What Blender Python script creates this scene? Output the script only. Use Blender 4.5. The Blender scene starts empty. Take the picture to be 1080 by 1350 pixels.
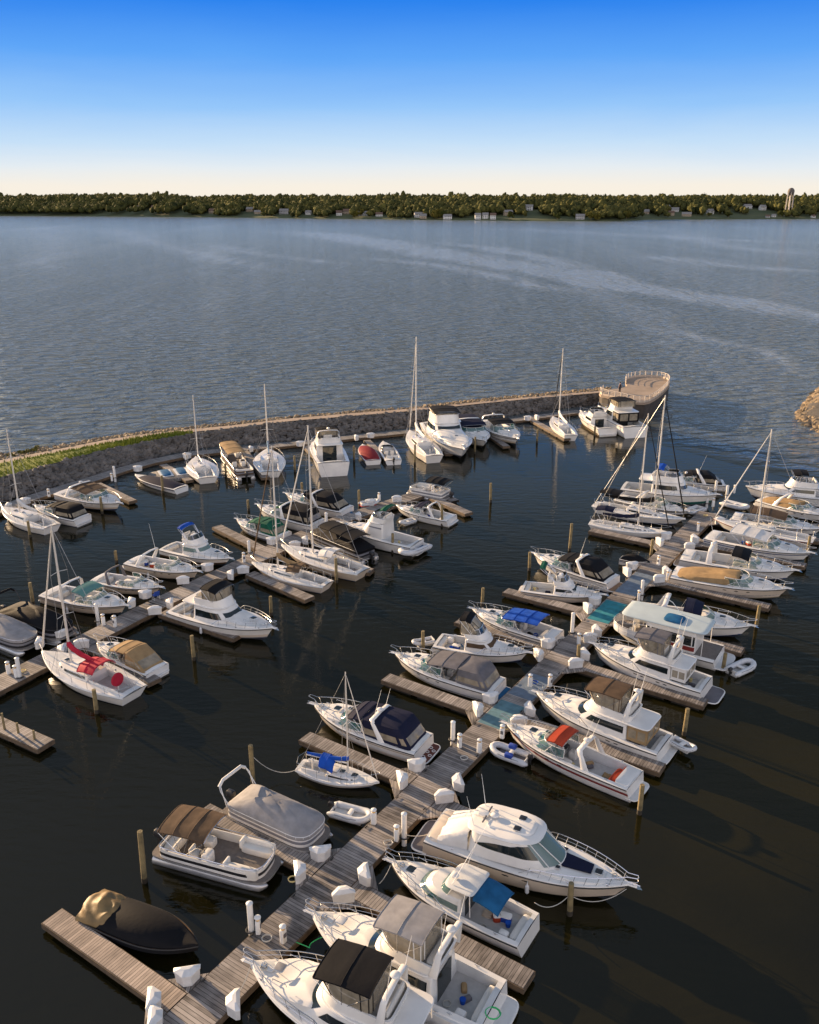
import bpy, math, random
from math import sin, cos, pi, radians, hypot, atan2, sqrt
from mathutils import Vector, noise
random.seed(7)
SC = bpy.context.scene
COL = SC.collection
# ---------------- camera model (also used to turn measured ground points into metres)
CF, CH, CHY = 1150.0, 34.0, 262.0
PIT = math.atan((675 - CHY) / CF); CP, SP = cos(PIT), sin(PIT)
def at(px, py, z=0.0):
    x = (px - 540) / CF; y = -(py - 675) / CF
    t = (z - CH) / (-SP + y * CP)
    return (x * t, (CP + y * SP) * t)
def proj(X, Y, Z):
    dz = Z - CH
    f = Y * CP - dz * SP; u = Y * SP + dz * CP
    return (540 + CF * X / f, 675 - CF * u / f)
def height_at(X, Y, py):
    lo, hi = 0.0, 40.0
    for _ in range(40):
        m = (lo + hi) / 2
        if proj(X, Y, m)[1] > py: lo = m
        else: hi = m
    return lo
# ---------------- materials
MATS = {}
def mat(name, col, rough=.5, metal=0., var=.0, vscale=3., bump=0., bscale=20., spec=.5, trans=0., coat=0., alpha=1., emit=None, col2=None):
    if name in MATS: return MATS[name]
    m = bpy.data.materials.new(name); m.use_nodes = True
    nt = m.node_tree; N = nt.nodes; K = nt.links
    b = N['Principled BSDF']
    b.inputs['Base Color'].default_value = (*col, 1)
    b.inputs['Roughness'].default_value = rough; b.inputs['Metallic'].default_value = metal
    b.inputs['Specular IOR Level'].default_value = spec
    if coat: b.inputs['Coat Weight'].default_value = coat; b.inputs['Coat Roughness'].default_value = .08
    if trans: b.inputs['Transmission Weight'].default_value = trans
    if alpha < 1: b.inputs['Alpha'].default_value = alpha
    if var or bump:
        tc = N.new('ShaderNodeTexCoord')
    if var or col2:
        tc = tc if (var or bump) else N.new('ShaderNodeTexCoord')
        n = N.new('ShaderNodeTexNoise'); n.inputs['Scale'].default_value = vscale; n.inputs['Detail'].default_value = 5
        K.new(tc.outputs['Object'], n.inputs['Vector'])
        r = N.new('ShaderNodeMapRange'); r.inputs[1].default_value = .3; r.inputs[2].default_value = .7
        K.new(n.outputs[0], r.inputs[0])
        mx = N.new('ShaderNodeMix'); mx.data_type = 'RGBA'
        c2 = col2 if col2 else tuple(min(1, c * (1 + var)) for c in col)
        c1 = col if col2 else tuple(c * (1 - var) for c in col)
        mx.inputs[6].default_value = (*c1, 1); mx.inputs[7].default_value = (*c2, 1)
        K.new(r.outputs[0], mx.inputs[0]); K.new(mx.outputs[2], b.inputs['Base Color'])
    if bump:
        n2 = N.new('ShaderNodeTexNoise'); n2.inputs['Scale'].default_value = bscale; n2.inputs['Detail'].default_value = 4
        K.new(tc.outputs['Object'], n2.inputs['Vector'])
        bp = N.new('ShaderNodeBump'); bp.inputs['Strength'].default_value = bump; bp.inputs['Distance'].default_value = .05
        K.new(n2.outputs[0], bp.inputs['Height']); K.new(bp.outputs[0], b.inputs['Normal'])
    MATS[name] = m; return m
def G(k):
    if k in MATS: return MATS[k]
    g = {
     'gel': lambda: mat('gel', (.74, .715, .67), .26, var=.09, vscale=.8, coat=.2),
     'gel_cream': lambda: mat('gel_cream', (.66, .56, .45), .3, var=.05, vscale=1.3, coat=.2),
     'gel_tan': lambda: mat('gel_tan', (.60, .50, .38), .3, var=.06, vscale=1.3, coat=.2),
     'nonskid': lambda: mat('nonskid', (.60, .60, .58), .6, var=.06, vscale=2.5, bump=.2, bscale=60),
     'nonskid_cream': lambda: mat('nonskid_cream', (.62, .58, .50), .6, var=.06, vscale=2.5, bump=.2, bscale=60),
     'sole': lambda: mat('sole', (.42, .41, .39), .7, var=.1, vscale=4),
     'carpet': lambda: mat('carpet', (.16, .14, .125), .95, var=.15, vscale=5),
     'antifoul': lambda: mat('antifoul', (.03, .035, .05), .6),
     'black': lambda: mat('black', (.015, .015, .018), .4),
     'rubber': lambda: mat('rubber', (.02, .02, .02), .6),
     'blue_stripe': lambda: mat('blue_stripe', (.03, .06, .17), .3),
     'grey_stripe': lambda: mat('grey_stripe', (.2, .2, .22), .3),
     'tan_stripe': lambda: mat('tan_stripe', (.35, .27, .19), .3),
     'red_stripe': lambda: mat('red_stripe', (.23, .035, .03), .3),
     'green_stripe': lambda: mat('green_stripe', (.02, .12, .10), .3),
     'mahogany': lambda: mat('mahogany', (.16, .035, .02), .3, var=.2, vscale=3),
     'glass': lambda: mat('glass', (.012, .018, .02), .06, spec=.8),
     'glass_teal': lambda: mat('glass_teal', (.03, .13, .125), .05, spec=.9, alpha=.62),
     'vinyl': lambda: mat('vinyl', (.34, .29, .21), .14, var=.3, vscale=2, spec=.8, alpha=.7),
     'chrome': lambda: mat('chrome', (.62, .62, .62), .25, metal=.9),
     'alu': lambda: mat('alu', (.55, .55, .55), .4, metal=.7, var=.08),
     'mast': lambda: mat('mast', (.66, .63, .58), .4, metal=.2, var=.08),
     'wire': lambda: mat('wire', (.30, .30, .30), .4, metal=.6),
     'seat': lambda: mat('seat', (.66, .63, .57), .55, var=.05),
     'seat_tan': lambda: mat('seat_tan', (.47, .38, .28), .6, var=.08),
     'teak': lambda: mat('teak', (.27, .15, .075), .6, var=.2, vscale=6),
     'rope': lambda: mat('rope', (.5, .48, .43), .9),
     'fender': lambda: mat('fender', (.62, .62, .62), .5),
     'pvc': lambda: mat('pvc', (.72, .72, .70), .45, var=.05),
     'c_black': lambda: mat('c_black', (.0065, .0065, .008), .75, spec=.15, var=.12, vscale=2, bump=.15, bscale=4),
     'c_navy': lambda: mat('c_navy', (.010, .012, .032), .75, spec=.15, var=.12, vscale=2, bump=.15, bscale=4),
     'c_blue': lambda: mat('c_blue', (.01, .07, .38), .7, spec=.15, var=.2, vscale=2, bump=.15, bscale=4),
     'c_steel': lambda: mat('c_steel', (.015, .10, .22), .7, spec=.15, var=.2, vscale=2, bump=.15, bscale=4),
     'c_grey': lambda: mat('c_grey', (.27, .26, .26), .8, spec=.15, var=.15, vscale=2, bump=.15, bscale=4),
     'c_dgrey': lambda: mat('c_dgrey', (.13, .125, .135), .8, spec=.15, var=.15, vscale=2, bump=.15, bscale=4),
     'c_tan': lambda: mat('c_tan', (.30, .20, .10), .8, spec=.15, var=.15, vscale=2, bump=.15, bscale=4),
     'c_brown': lambda: mat('c_brown', (.10, .065, .04), .8, spec=.15, var=.2, vscale=2, bump=.15, bscale=4),
     'c_green': lambda: mat('c_green', (.01, .085, .05), .75, spec=.15, var=.2, vscale=2, bump=.15, bscale=4),
     'c_red': lambda: mat('c_red', (.36, .05, .022), .75, spec=.15, var=.15, vscale=2, bump=.15, bscale=4),
     'c_crimson': lambda: mat('c_crimson', (.40, .018, .04), .75, spec=.15, var=.15, vscale=2, bump=.15, bscale=4),
     'c_white': lambda: mat('c_white', (.62, .61, .59), .7, spec=.15, var=.08, vscale=2, bump=.3, bscale=6),
     'c_olive': lambda: mat('c_olive', (.045, .034, .018), .55, spec=.15, var=.4, vscale=2, bump=.5, bscale=5),
     'c_turq': lambda: mat('c_turq', (.46, .53, .54), .55, spec=.15, var=.06, vscale=1),
     'tube_grey': lambda: mat('tube_grey', (.55, .56, .57), .5, var=.06),
     'bag_blue': lambda: mat('bag_blue', (.01, .05, .30), .6),
     'yellow': lambda: mat('yellow', (.62, .50, .22), .6),
     'flag_red': lambda: mat('flag_red', (.42, .05, .06), .7),
     'tarp': lambda: mat('tarp', (.21, .135, .05), .6, var=.3, vscale=1.4, bump=.3, bscale=5),  # gold sunlight on the dark boat cover put into the base colour
     'scum': lambda: mat('scum', (.20, .17, .10), .7, var=.4, vscale=2.5),
     'mat_red': lambda: mat('mat_red', (.11, .035, .025), .9, var=.15),
     'c_teal': lambda: mat('c_teal', (.10, .22, .20), .6, spec=.15, var=.1),
     'c_crim2': lambda: mat('c_crim2', (.20, .018, .022), .7, spec=.15, var=.15),
     'green_hose': lambda: mat('green_hose', (.02, .42, .12), .5),
    }
    return g[k]()
# ---------------- mesh builder
SPLIT = {'cleat', 'enclosure_seam', 'roof_post', 'winch', 'seam', 'pontoon_tube', 'stretcher', 'clear_window', 'cockpit_coaming', 'porthole', 'float', 'edge_board', 'spreader', 'windshield_strut', 'side_curtain', 'front_window', 'trim_stripe', 'rub_rail', 'hardtop_frame'}
class MB:
    def __init__(s): s.v = []; s.f = []; s.m = []; s.mats = []
    def mi(s, k):
        if k not in s.mats: s.mats.append(k)
        return s.mats.index(k)
    def face(s, pts, k):
        i = len(s.v); s.v += [tuple(p) for p in pts]; s.f.append(tuple(range(i, i + len(pts)))); s.m.append(s.mi(k))
    def loft(s, rings, k, closed=True, cap0=True, cap1=True, ks=None):
        n = len(rings[0]); i0 = len(s.v)
        for r in rings: s.v += [tuple(p) for p in r]
        for j in range(len(rings) - 1):
            kk = s.mi(ks[j] if ks else k)
            for i in range(n if closed else n - 1):
                a = i0 + j * n + i; b = i0 + j * n + (i + 1) % n
                s.f.append((a, b, b + n, a + n)); s.m.append(kk)
        if cap0: s.f.append(tuple(range(i0 + n - 1, i0 - 1, -1))); s.m.append(s.mi(ks[0] if ks else k))
        if cap1: o = i0 + (len(rings) - 1) * n; s.f.append(tuple(range(o, o + n))); s.m.append(s.mi(ks[-1] if ks else k))
    def grid(s, P, k):
        i0 = len(s.v); nu = len(P); nv = len(P[0])
        for r in P: s.v += [tuple(p) for p in r]
        kk = s.mi(k)
        for i in range(nu - 1):
            for j in range(nv - 1):
                a = i0 + i * nv + j; s.f.append((a, a + nv, a + nv + 1, a + 1)); s.m.append(kk)
    def box(s, c, d, k, rz=0, top=None, rx=0):
        # c = centre of the base, d = sizes, top = (scale x, scale y) of the top face
        tx, ty = top if top else (1, 1)
        R = []
        for z, fx, fy in ((0, 1, 1), (d[2], tx, ty)):
            r = []
            for sx, sy in ((-1, -1), (1, -1), (1, 1), (-1, 1)):
                x = sx * d[0] / 2 * fx; y = sy * d[1] / 2 * fy; zz = z
                if rx: x, zz = x * cos(rx) + zz * sin(rx), -x * sin(rx) + zz * cos(rx)
                r.append((c[0] + x * cos(rz) - y * sin(rz), c[1] + x * sin(rz) + y * cos(rz), c[2] + zz))
            R.append(r)
        s.loft(R, k)
    def rbox(s, c, d, k, rz=0, b=None, n=5, seg=20):
        b = b if b is not None else min(d) * .22
        R = []
        for z, ins in ((0, b * .4), (b * .5, 0), (d[2] - b, 0), (d[2] - b * .35, b * .3), (d[2], b)):
            r = []
            for i in range(seg):
                t = 2 * pi * (i + .5) / seg; ct, st = cos(t), sin(t)
                x = (d[0] / 2 - ins) * (abs(ct) ** (2 / n)) * (1 if ct > 0 else -1); y = (d[1] / 2 - ins) * (abs(st) ** (2 / n)) * (1 if st > 0 else -1)
                r.append((c[0] + x * cos(rz) - y * sin(rz), c[1] + x * sin(rz) + y * cos(rz), c[2] + z))
            R.append(r)
        s.loft(R, k)
    def tube(s, pts, r, k, n=6, caps=True):
        pts = [Vector(p) for p in pts]; R = []
        for i, p in enumerate(pts):
            d = (pts[min(i + 1, len(pts) - 1)] - pts[max(i - 1, 0)])
            if d.length < 1e-6: d = Vector((0, 0, 1))
            d.normalize(); up = Vector((0, 0, 1)) if abs(d.z) < .95 else Vector((1, 0, 0))
            a = d.cross(up).normalized(); b = a.cross(d); rr = r[i] if isinstance(r, (list, tuple)) else r
            R.append([p + (a * cos(2 * pi * j / n) + b * sin(2 * pi * j / n)) * rr for j in range(n)])
        s.loft(R, k, cap0=caps, cap1=caps)
    def ball(s, c, r, k, n=10, m=6, sz=1, half=False):
        R = []
        for j in range(m + 1):
            a = (0 if half else -pi / 2) + (pi / 2 if half else pi) * j / m
            rr = max(cos(a) * r, 1e-3)
            R.append([(c[0] + rr * cos(2 * pi * i / n), c[1] + rr * sin(2 * pi * i / n), c[2] + r * sz * sin(a)) for i in range(n)])
        s.loft(R, k)
    def pieces(s):
        # the loose pieces of this mesh, in the order they were added
        par = list(range(len(s.v)))
        def fd(a):
            while par[a] != a: par[a] = par[par[a]]; a = par[a]
            return a
        for f in s.f:
            r = fd(f[0])
            for q in f[1:]: par[fd(q)] = r
        out = {}
        for f, m in zip(s.f, s.m):
            r = fd(f[0])
            if r not in out: out[r] = MB(); out[r].mats = s.mats; out[r].mp = {}
            b = out[r]; g = []
            for q in f:
                if q not in b.mp: b.mp[q] = len(b.v); b.v.append(s.v[q])
                g.append(b.mp[q])
            b.f.append(tuple(g)); b.m.append(m)
        return list(out.values())
    def build(s, name, parent=None, sharp=35, loc=None, rz=0, whole=False):
        if name in SPLIT and not whole:
            ps = s.pieces()
            if len(ps) > 1: return [p.build(name, parent, sharp, loc, rz, True) for p in ps][0]
        me = bpy.data.meshes.new(name); me.from_pydata(s.v, [], s.f)
        for k in s.mats: me.materials.append(G(k) if isinstance(k, str) else k)
        me.polygons.foreach_set('material_index', s.m)
        me.polygons.foreach_set('use_smooth', [True] * len(s.f))
        me.update(); me.set_sharp_from_angle(angle=radians(sharp))
        o = bpy.data.objects.new(name, me); COL.objects.link(o)
        if parent: o.parent = parent
        if loc: o.location = loc
        if rz: o.rotation_euler[2] = rz
        return o
def ring(xa, xf, w, za, zf, nb=6, nf=2.4, xm=None, n=32, camber=0, arc=None):
    # rounded outline seen from above: flat-ish stern, rounded nose; z runs from za (aft) to zf (front)
    if xm is None: xm = xa + (xf - xa) * .45
    R = []
    for i in range(n):
        t = 2 * pi * (i + .5) / n if arc is None else radians(arc[0]) + radians(arc[1] - arc[0]) * i / (n - 1)
        ct, st = cos(t), sin(t)
        if ct >= 0: x = xm + (xf - xm) * ct ** (2 / nf); y = w * abs(st) ** (2 / nf)
        else: x = xm - (xm - xa) * (-ct) ** (2 / nb); y = w * abs(st) ** (2 / nb)
        y = y if st > 0 else -y
        R.append((x, y, za + (zf - za) * (x - xa) / max(xf - xa, 1e-6) + camber * (1 - (y / w) ** 2)))
    return R
def shell(mb, specs, k, camber=.06, ks=None, open_top=False):
    # specs: dicts / tuples for ring(); the top closes with a cambered cap
    Rs = [ring(*s[0], **s[1]) if isinstance(s[0], tuple) else ring(*s) for s in specs]
    if open_top: mb.loft(Rs, k, cap0=False, cap1=False, ks=ks); return Rs
    top = Rs[-1]; cx = sum(p[0] for p in top) / len(top); n = len(top)
    for f_ in (.9, .6, .25):
        Rs.append([(cx + (p[0] - cx) * f_, p[1] * f_, p[2] + (camber * (1 - f_ ** 2))) for p in top])
    if ks: ks = list(ks) + [ks[-1]] * 3
    mb.loft(Rs, k, ks=ks, cap0=False)
    return Rs
def band(mb, A, B, t0, t1, a0, a1, k, off=.008):
    # strip on the wall between outlines A and B (same n), height fractions t0..t1, outline fractions a0..a1
    n = len(A); i0 = int(round(a0 * n)); i1 = int(round(a1 * n)); P = []
    for i in range(i0, i1 + 1):
        a, b = Vector(A[i % n]), Vector(B[i % n]); a2 = Vector(A[(i + 1) % n]); a1_ = Vector(A[(i - 1) % n])
        t = (a2 - a1_); nn = Vector((t.y, -t.x, 0)).normalized()
        P.append([a.lerp(b, t0) + nn * off, a.lerp(b, t1) + nn * off])
    mb.grid(P, k)
def empty(name, loc, rz=0, label=None, cat=None, group=None):
    o = bpy.data.objects.new(name, None); COL.objects.link(o); o.location = loc; o.rotation_euler[2] = rz
    o.empty_display_size = .3
    tag(o, label, cat, group); return o
def tag(o, label=None, cat=None, group=None, kind=None):
    if label: o['label'] = label
    if cat: o['category'] = cat
    if group: o['group'] = group
    if kind: o['kind'] = kind
    return o
BOATS = []   # (short phrase, x, y)
# ================= boats =================
class Hull:
    def __init__(s, L, B, fb, fs, p=2.3, ts=.9, um=.42, sail=False):
        s.L, s.B, s.fb, s.fs, s.p, s.ts, s.um, s.sail = L, B, fb, fs, p, ts, um, sail
    def hbu(s, u):
        if u < s.um: return s.B / 2 * (s.ts + (1 - s.ts) * sin(pi / 2 * u / s.um))
        return s.B / 2 * max(0., 1 - ((u - s.um) / (1 - s.um)) ** s.p)
    def U(s, x): return min(1, max(0, (x + s.L / 2) / s.L))
    def hb(s, x): return s.hbu(s.U(x))
    def szu(s, u):
        if s.sail: return s.fs + (s.fb - s.fs) * u ** 1.5 - .08 * sin(pi * u)
        return s.fs + (s.fb - s.fs) * u ** 1.5
    def sz(s, x): return s.szu(s.U(x))
    def X(s, u): return -s.L / 2 + u * s.L
    def side(s, u, fr):
        # point on the port topside, fr 0 = chine, 1 = sheer
        zc = -.04 + .30 * s.fb * u ** 3; zs = s.szu(u)
        cut = s.L * (.075 * (1 - fr) ** .8) * (1.3 if s.sail else 1.)
        f0 = .80 - .12 * u
        if s.sail: f0 = .72
        y = s.hbu(u) * (f0 + (1 - f0) * fr ** .75)
        aft = (.02 * s.L * (1 - fr)) if not s.sail else -.05 * s.L * (1 - fr)
        x = -s.L / 2 + aft * -1 * (1 - u) + u * (s.L - cut) 
        return (x, y, zc + (zs - zc) * fr)
    def build(s, root, hullk='gel', stripe=None, bootk='black', bandf=(.62, .72), rail='rubber', low=None):
        mb = MB(); n = 26
        us = [1 - (1 - i / (n - 1)) ** 1.35 for i in range(n)]
        us[-1] = .9995
        frs = [0, .1, .35, bandf[0], bandf[1], .9, 1.0]
        rings = []
        for u in us:
            L_ = [s.side(u, f) for f in frs]
            kx = -s.L / 2 + u * (s.L * .86); kz = -.4 + .3 * u ** 4
            r = [(kx, 0.001, kz)] + L_
            rr = [(x, -y, z) for x, y, z in reversed(L_)]
            rings.append(r + rr)
        m = len(rings[0])
        i0 = len(mb.v)
        for r in rings: mb.v += r
        names = ['antifoul', bootk, low or hullk, hullk, stripe or hullk, hullk, hullk]
        for j in range(n - 1):
            for i in range(m):
                if i == 7: continue   # the deck closes this side
                a = i0 + j * m + i; b = i0 + j * m + (i + 1) % m
                seg = i if i < 7 else (14 - i)
                mb.f.append((a, a + m, b + m, b)); mb.m.append(mb.mi(names[min(seg, 6)]))
        # transom
        mb.face([rings[0][i] for i in range(m)], hullk)
        h = mb.build('hull', root, sharp=40)
        rb = MB()
        for sg in (1, -1):
            rb.tube([(s.side(u, 1)[0], sg * (s.side(u, 1)[1] + .012), s.side(u, 1)[2] - .05) for u in us], .035, rail, 5)
        rb.build('rub_rail', root)
        return h
    def deck(s, root, xc=None, vin=.78, sole=.35, xt=.0, deckk='nonskid', solek='sole', camber=.10):
        # one sheet: gunwales, foredeck and (aft of xc) a sunk cockpit
        mb = MB(); n = 24
        us = [1 - (1 - i / (n - 1)) ** 1.3 for i in range(n)]; us[-1] = .9995
        st = [(u, 0) for u in us]
        if xc is not None:
            uc = s.U(xc); ut = max(.02, s.U(-s.L / 2 + xt))
            st = [(u, 1 if ut < u < uc else 0) for u in us] + [(uc, 1), (uc + .0005, 0), (ut, 0), (ut + .0005, 1)]
            st.sort()
        P = []
        for u, cp in st:
            x = s.X(u); b = s.hbu(u); z = s.szu(u); row = []
            for v in (-1, -.97, -vin, -vin, -.5, -.25, 0, .25, .5, vin, vin, .97, 1):
                row.append([x, b * v, z + camber * (1 - v * v) * (s.B / 3) + (.03 if abs(v) < .99 else 0)])
            for i in (3, 4, 5, 6, 7, 8, 9):
                if cp: row[i][2] = sole
            P.append(row)
        i0 = len(mb.v)
        for r in P: mb.v += [tuple(p) for p in r]
        nv = 13
        for i in range(len(P) - 1):
            cp = st[i][1] and st[i + 1][1]
            for j in range(nv - 1):
                k = solek if (cp and 3 <= j <= 8) else (deckk if 2 <= j <= 9 else 'gel')
                a = i0 + i * nv + j; mb.f.append((a, a + nv, a + nv + 1, a + 1)); mb.m.append(mb.mi(k))
        return mb.build('deck', root, sharp=30)
    def dz(s, x, y=0, camber=.10):
        b = max(s.hb(x), .05); v = min(1, abs(y) / b)
        return s.sz(x) + camber * (1 - v * v) * (s.B / 3) + .03
def bow_rail(h, root, x0, x1=None, ht=.55, k='chrome', pulpit=.25, mid=False, ns=7):
    mb = MB(); L = h.L; x1 = x1 or L / 2
    def P(x, z=1.0):
        return (x, h.hb(min(x, L / 2 * .995)) * .93, h.sz(x) + .05 + ht * z)
    for sg in (1, -1):
        pts = []
        for i in range(14):
            t = i / 13; x = x0 + (x1 - .25 - x0) * t; p = P(x, min(1, t * 6)); pts.append((p[0], sg * p[1], p[2]))
        pts.append((x1 + pulpit, sg * .12, h.sz(x1) + .1 + ht)); pts.append((x1 + pulpit + .05, 0, h.sz(x1) + .1 + ht))
        mb.tube(pts, .022, k, 5)
        if mid: mb.tube([(p[0], p[1], p[2] - ht * .5) for p in pts[2:]], .013, k, 4)
        for i in range(1, ns + 1):
            t = i / ns; x = x0 + (x1 - .35 - x0) * t; p = P(x); b = h.hb(x - .1) * .93
            mb.tube([(x - .14, sg * b, h.sz(x) + .0), (x, sg * p[1], p[2])], .017, k, 4)
    return mb.build('bow_rail', root)
def bars(name, root, lines, r, k, n=5):
    mb = MB()
    for l in lines: mb.tube(l, r, k, n)
    return mb.build(name, root)
def antenna(root, x, y, z, L=2.2, lean=(-.25, .0)):
    mb = MB(); mb.tube([(x, y, z), (x + lean[0] * L, y + lean[1] * L, z + L)], [.022, .008], 'pvc', 5); mb.build('antenna', root)
def dome(root, x, y, z, r=.22):
    mb = MB(); mb.ball((x, y, z + r * .35), r, 'gel', 12, 6, .5); mb.box((x, y, z - .06), (.16, .16, .2), 'gel'); mb.build('radar_dome', root)
def hatch(root, x, y, z, s=.5, k='glass', tilt=0):
    mb = MB(); mb.rbox((x, y, z), (s, s, .05), 'chrome', n=7, b=.02); mb.rbox((x, y, z + .035), (s * .86, s * .86, .03), k, n=7, b=.01); mb.build('hatch', root)
def cleats(h, root, xs=(.8, .45, -.7)):
    mb = MB()
    for f in xs:
        x = f * h.L / 2
        for sg in (1, -1):
            y = sg * h.hb(x) * .9; z = h.sz(x) + .06
            mb.tube([(x - .12, y, z + .06), (x + .12, y, z + .06)], .018, 'chrome', 5); mb.box((x, y, z - .03), (.08, .04, .08), 'chrome')
    mb.build('cleat', root)
def fender(root, x, y, z):
    mb = MB(); sg = 1 if y > 0 else -1
    mb.tube([(x, y, z - .1), (x, y + sg * .04, z - .3), (x, y + sg * .04, z - .4), (x, y + sg * .04, z - .8), (x, y + sg * .04, z - .9)], [.01, .03, .11, .11, .03], 'fender', 8)
    mb.tube([(x, y - sg * .06, z + .04), (x, y, z - .1)], .01, 'rope', 4); mb.build('fender', root)
def anchor(h, root):
    L = h.L; z = h.sz(L / 2) + .02; mb = MB()
    mb.box((L / 2 - .02, 0, z), (.6, .27, .06), 'gel', top=(.95, .8))
    mb.tube([(L / 2 - .3, 0, z + .12), (L / 2 + .42, 0, z + .08)], .025, 'chrome', 5)
    mb.face([(L / 2 + .3, .16, z - .02), (L / 2 + .55, 0, z - .12), (L / 2 + .3, -.16, z - .02), (L / 2 + .2, 0, z + .06)], 'chrome')
    mb.build('anchor_platform', root)
def windlass(h, root):
    x = h.L / 2 - .75; z = h.dz(x); mb = MB(); mb.rbox((x, 0, z - .02), (.3, .2, .12), 'chrome'); mb.ball((x - .02, 0, z + .14), .07, 'chrome', 8, 4)
    mb.box((x - .35, 0, z - .01), (.35, .3, .025), 'gel'); mb.build('windlass', root)
def windshield(root, xa, xf, w, z0, ht, rake=.5, nf=2.2, k='glass_teal', fk='gel', arc=(-125, 125), zf=None, nm=5):
    zf = z0 if zf is None else zf
    A = ring(xa, xf, w, z0, zf, 5, nf, arc=arc, n=25); B = ring(xa + rake * .1, xf - rake, w * .9, z0 + ht, zf + ht, 5, nf, arc=arc, n=25)
    g = MB(); g.loft([A, B], k, closed=False, cap0=False, cap1=False); fr = MB()
    A2 = [(x, y, z) for x, y, z in A]
    fr.tube(A2, .03, fk, 5); fr.tube(B, .028, fk, 5)
    for i in range(nm + 2):
        j = round(i * 24 / (nm + 1)); fr.tube([A[j], B[j]], .024, fk, 5)
    f = fr.build('windshield_frame', root); g.build('windshield', root)
def arch(root, xb, yb, zb, xt, yt, zt, depth=.34, k='gel', th=.10):
    # radar arch: a flat bar section swept over the cockpit
    pts = [(xb, -yb, zb), (xb + (xt - xb) * .8, -(yt + (yb - yt) * .25), zb + (zt - zb) * .85), (xt, -yt * .88, zt - .02), (xt, 0, zt + .05), (xt, yt * .88, zt - .02),
           (xb + (xt - xb) * .8, yt + (yb - yt) * .25, zb + (zt - zb) * .85), (xb, yb, zb)]
    pts = [Vector(p) for p in pts]; R = []
    for i, p in enumerate(pts):
        d = (pts[min(i + 1, 6)] - pts[max(i - 1, 0)]); d.x = 0; d.normalize(); n = Vector((0, d.z, -d.y)) * -1
        dd = depth * (1.5 if i in (0, 6) else 1)
        R.append([p + Vector((dd / 2, 0, 0)), p + n * th / 2 + Vector((dd / 4, 0, 0)), p + n * th / 2 - Vector((dd / 4, 0, 0)), p - Vector((dd / 2, 0, 0)), p - n * th / 2 - Vector((dd / 4, 0, 0)), p - n * th / 2 + Vector((dd / 4, 0, 0))])
    mb = MB(); mb.loft(R, k); return mb.build('radar_arch', root, sharp=60)
def bimini(root, xa, xf, w, za, zf, k, legs=None, bows=3, drop=.16, name='bimini_top', th=.03, frame='chrome', legw=None, end=None):
    # stretched canvas on tube bows; legs = (x, z) foot of the frame
    nu = 4 * (bows - 1) + 1; T = []; Bm = []
    for i in range(nu):
        t = i / (nu - 1); x = xa + (xf - xa) * t; z = za + (zf - za) * t + .07 * sin(pi * t); sag = .045 * (sin(pi * t * (bows - 1)) ** 2)
        row = []
        for j in range(11):
            v = -1 + j / 5; zz = z - drop * abs(v) ** 3.2 - sag * (1 - abs(v) * .5)
            if i in (0, nu - 1): zz -= .03
            row.append((x + random.uniform(-.006, .006), w * v * (1 if abs(v) < 1 else .99), zz))
        T.append(row)
    mb = MB(); mb.grid(T, k)
    mb.grid([[(x, y * .995, z - th) for x, y, z in reversed(r)] for r in T], k)
    edge = [T[0][j] for j in range(11)] + [T[i][10] for i in range(1, nu)] + [T[-1][j] for j in range(9, -1, -1)] + [T[i][0] for i in range(nu - 2, -1, -1)]
    P = [[p, (p[0], p[1] * .995, p[2] - th - .05)] for p in edge]; mb.grid(P, end or k)
    for i in range(0, nu, 4): mb.tube([(x, y, z + .004) for x, y, z in T[i]], .022, k, 5)
    c = mb.build(name, root, sharp=50)
    if legs:
        L = []; lw = legw or w
        for b in range(bows):
            i = min(nu - 1, b * 4); row = T[i]
            L.append([(x, y * .985, z - th - .01) for x, y, z in row])
            fx = legs[0] + (row[0][0] - (xa + xf) / 2) * .15
            for sg in (0, 10):
                q = row[sg]; L.append([(q[0], q[1] * .985, q[2] - th), (fx, (1 if sg else -1) * lw, legs[1])])
        bars('bimini_frame', root, L, .016, frame)
    return c, T
def enclosure(root, h, xa, xf, w, zt, k, zb=None, xtop=None, wtop=None, win=True, fwd=None, wk='vinyl', name='canvas_enclosure', ztf=None, panes=3):
    # fabric sides with clear windows between coaming and top; slopes down aft
    zb = zb if zb is not None else h.sz((xa + xf) / 2) + .05
    xta, xtf = xtop if xtop else (xa + .5, xf)
    wt = wtop or w * .9; ztf = ztf or zt
    A = ring(xa, xf, w, zb, zb, 9, 9, n=40, xm=(xa + xf) / 2)
    M_ = ring(xa + (xta - xa) * .55, xf + (xtf - xf) * .55, w + (wt - w) * .4, zb + (zt - zb) * .6, zb + (ztf - zb) * .6, 9, 9, n=40)
    B = ring(xta, xtf, wt, zt, ztf, 7, 7, n=40)
    mb = MB(); Rs = [A, M_, B]
    cx = (xta + xtf) / 2
    for f_ in (.85, .5, .2): Rs.append([(cx + (p[0] - cx) * f_, p[1] * f_, p[2] + .12 * (1 - f_ ** 2)) for p in B])
    mb.loft(Rs, k, cap0=False); e = mb.build(name, root, sharp=40)
    if win:
        q = MB()
        for (a0, a1) in ([(.06, .15), (.165, .25), (.265, .35)] if panes == 3 else [(.07, .2), (.22, .35)]):
            band(q, A, M_, .35, .95, a0, a1, wk, .012); band(q, A, M_, .35, .95, 1 - a1, 1 - a0, wk, .012)
        band(q, A, M_, .3, .95, .43, .57, wk, .012)
        q.build('clear_window', e)
    return e
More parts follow.
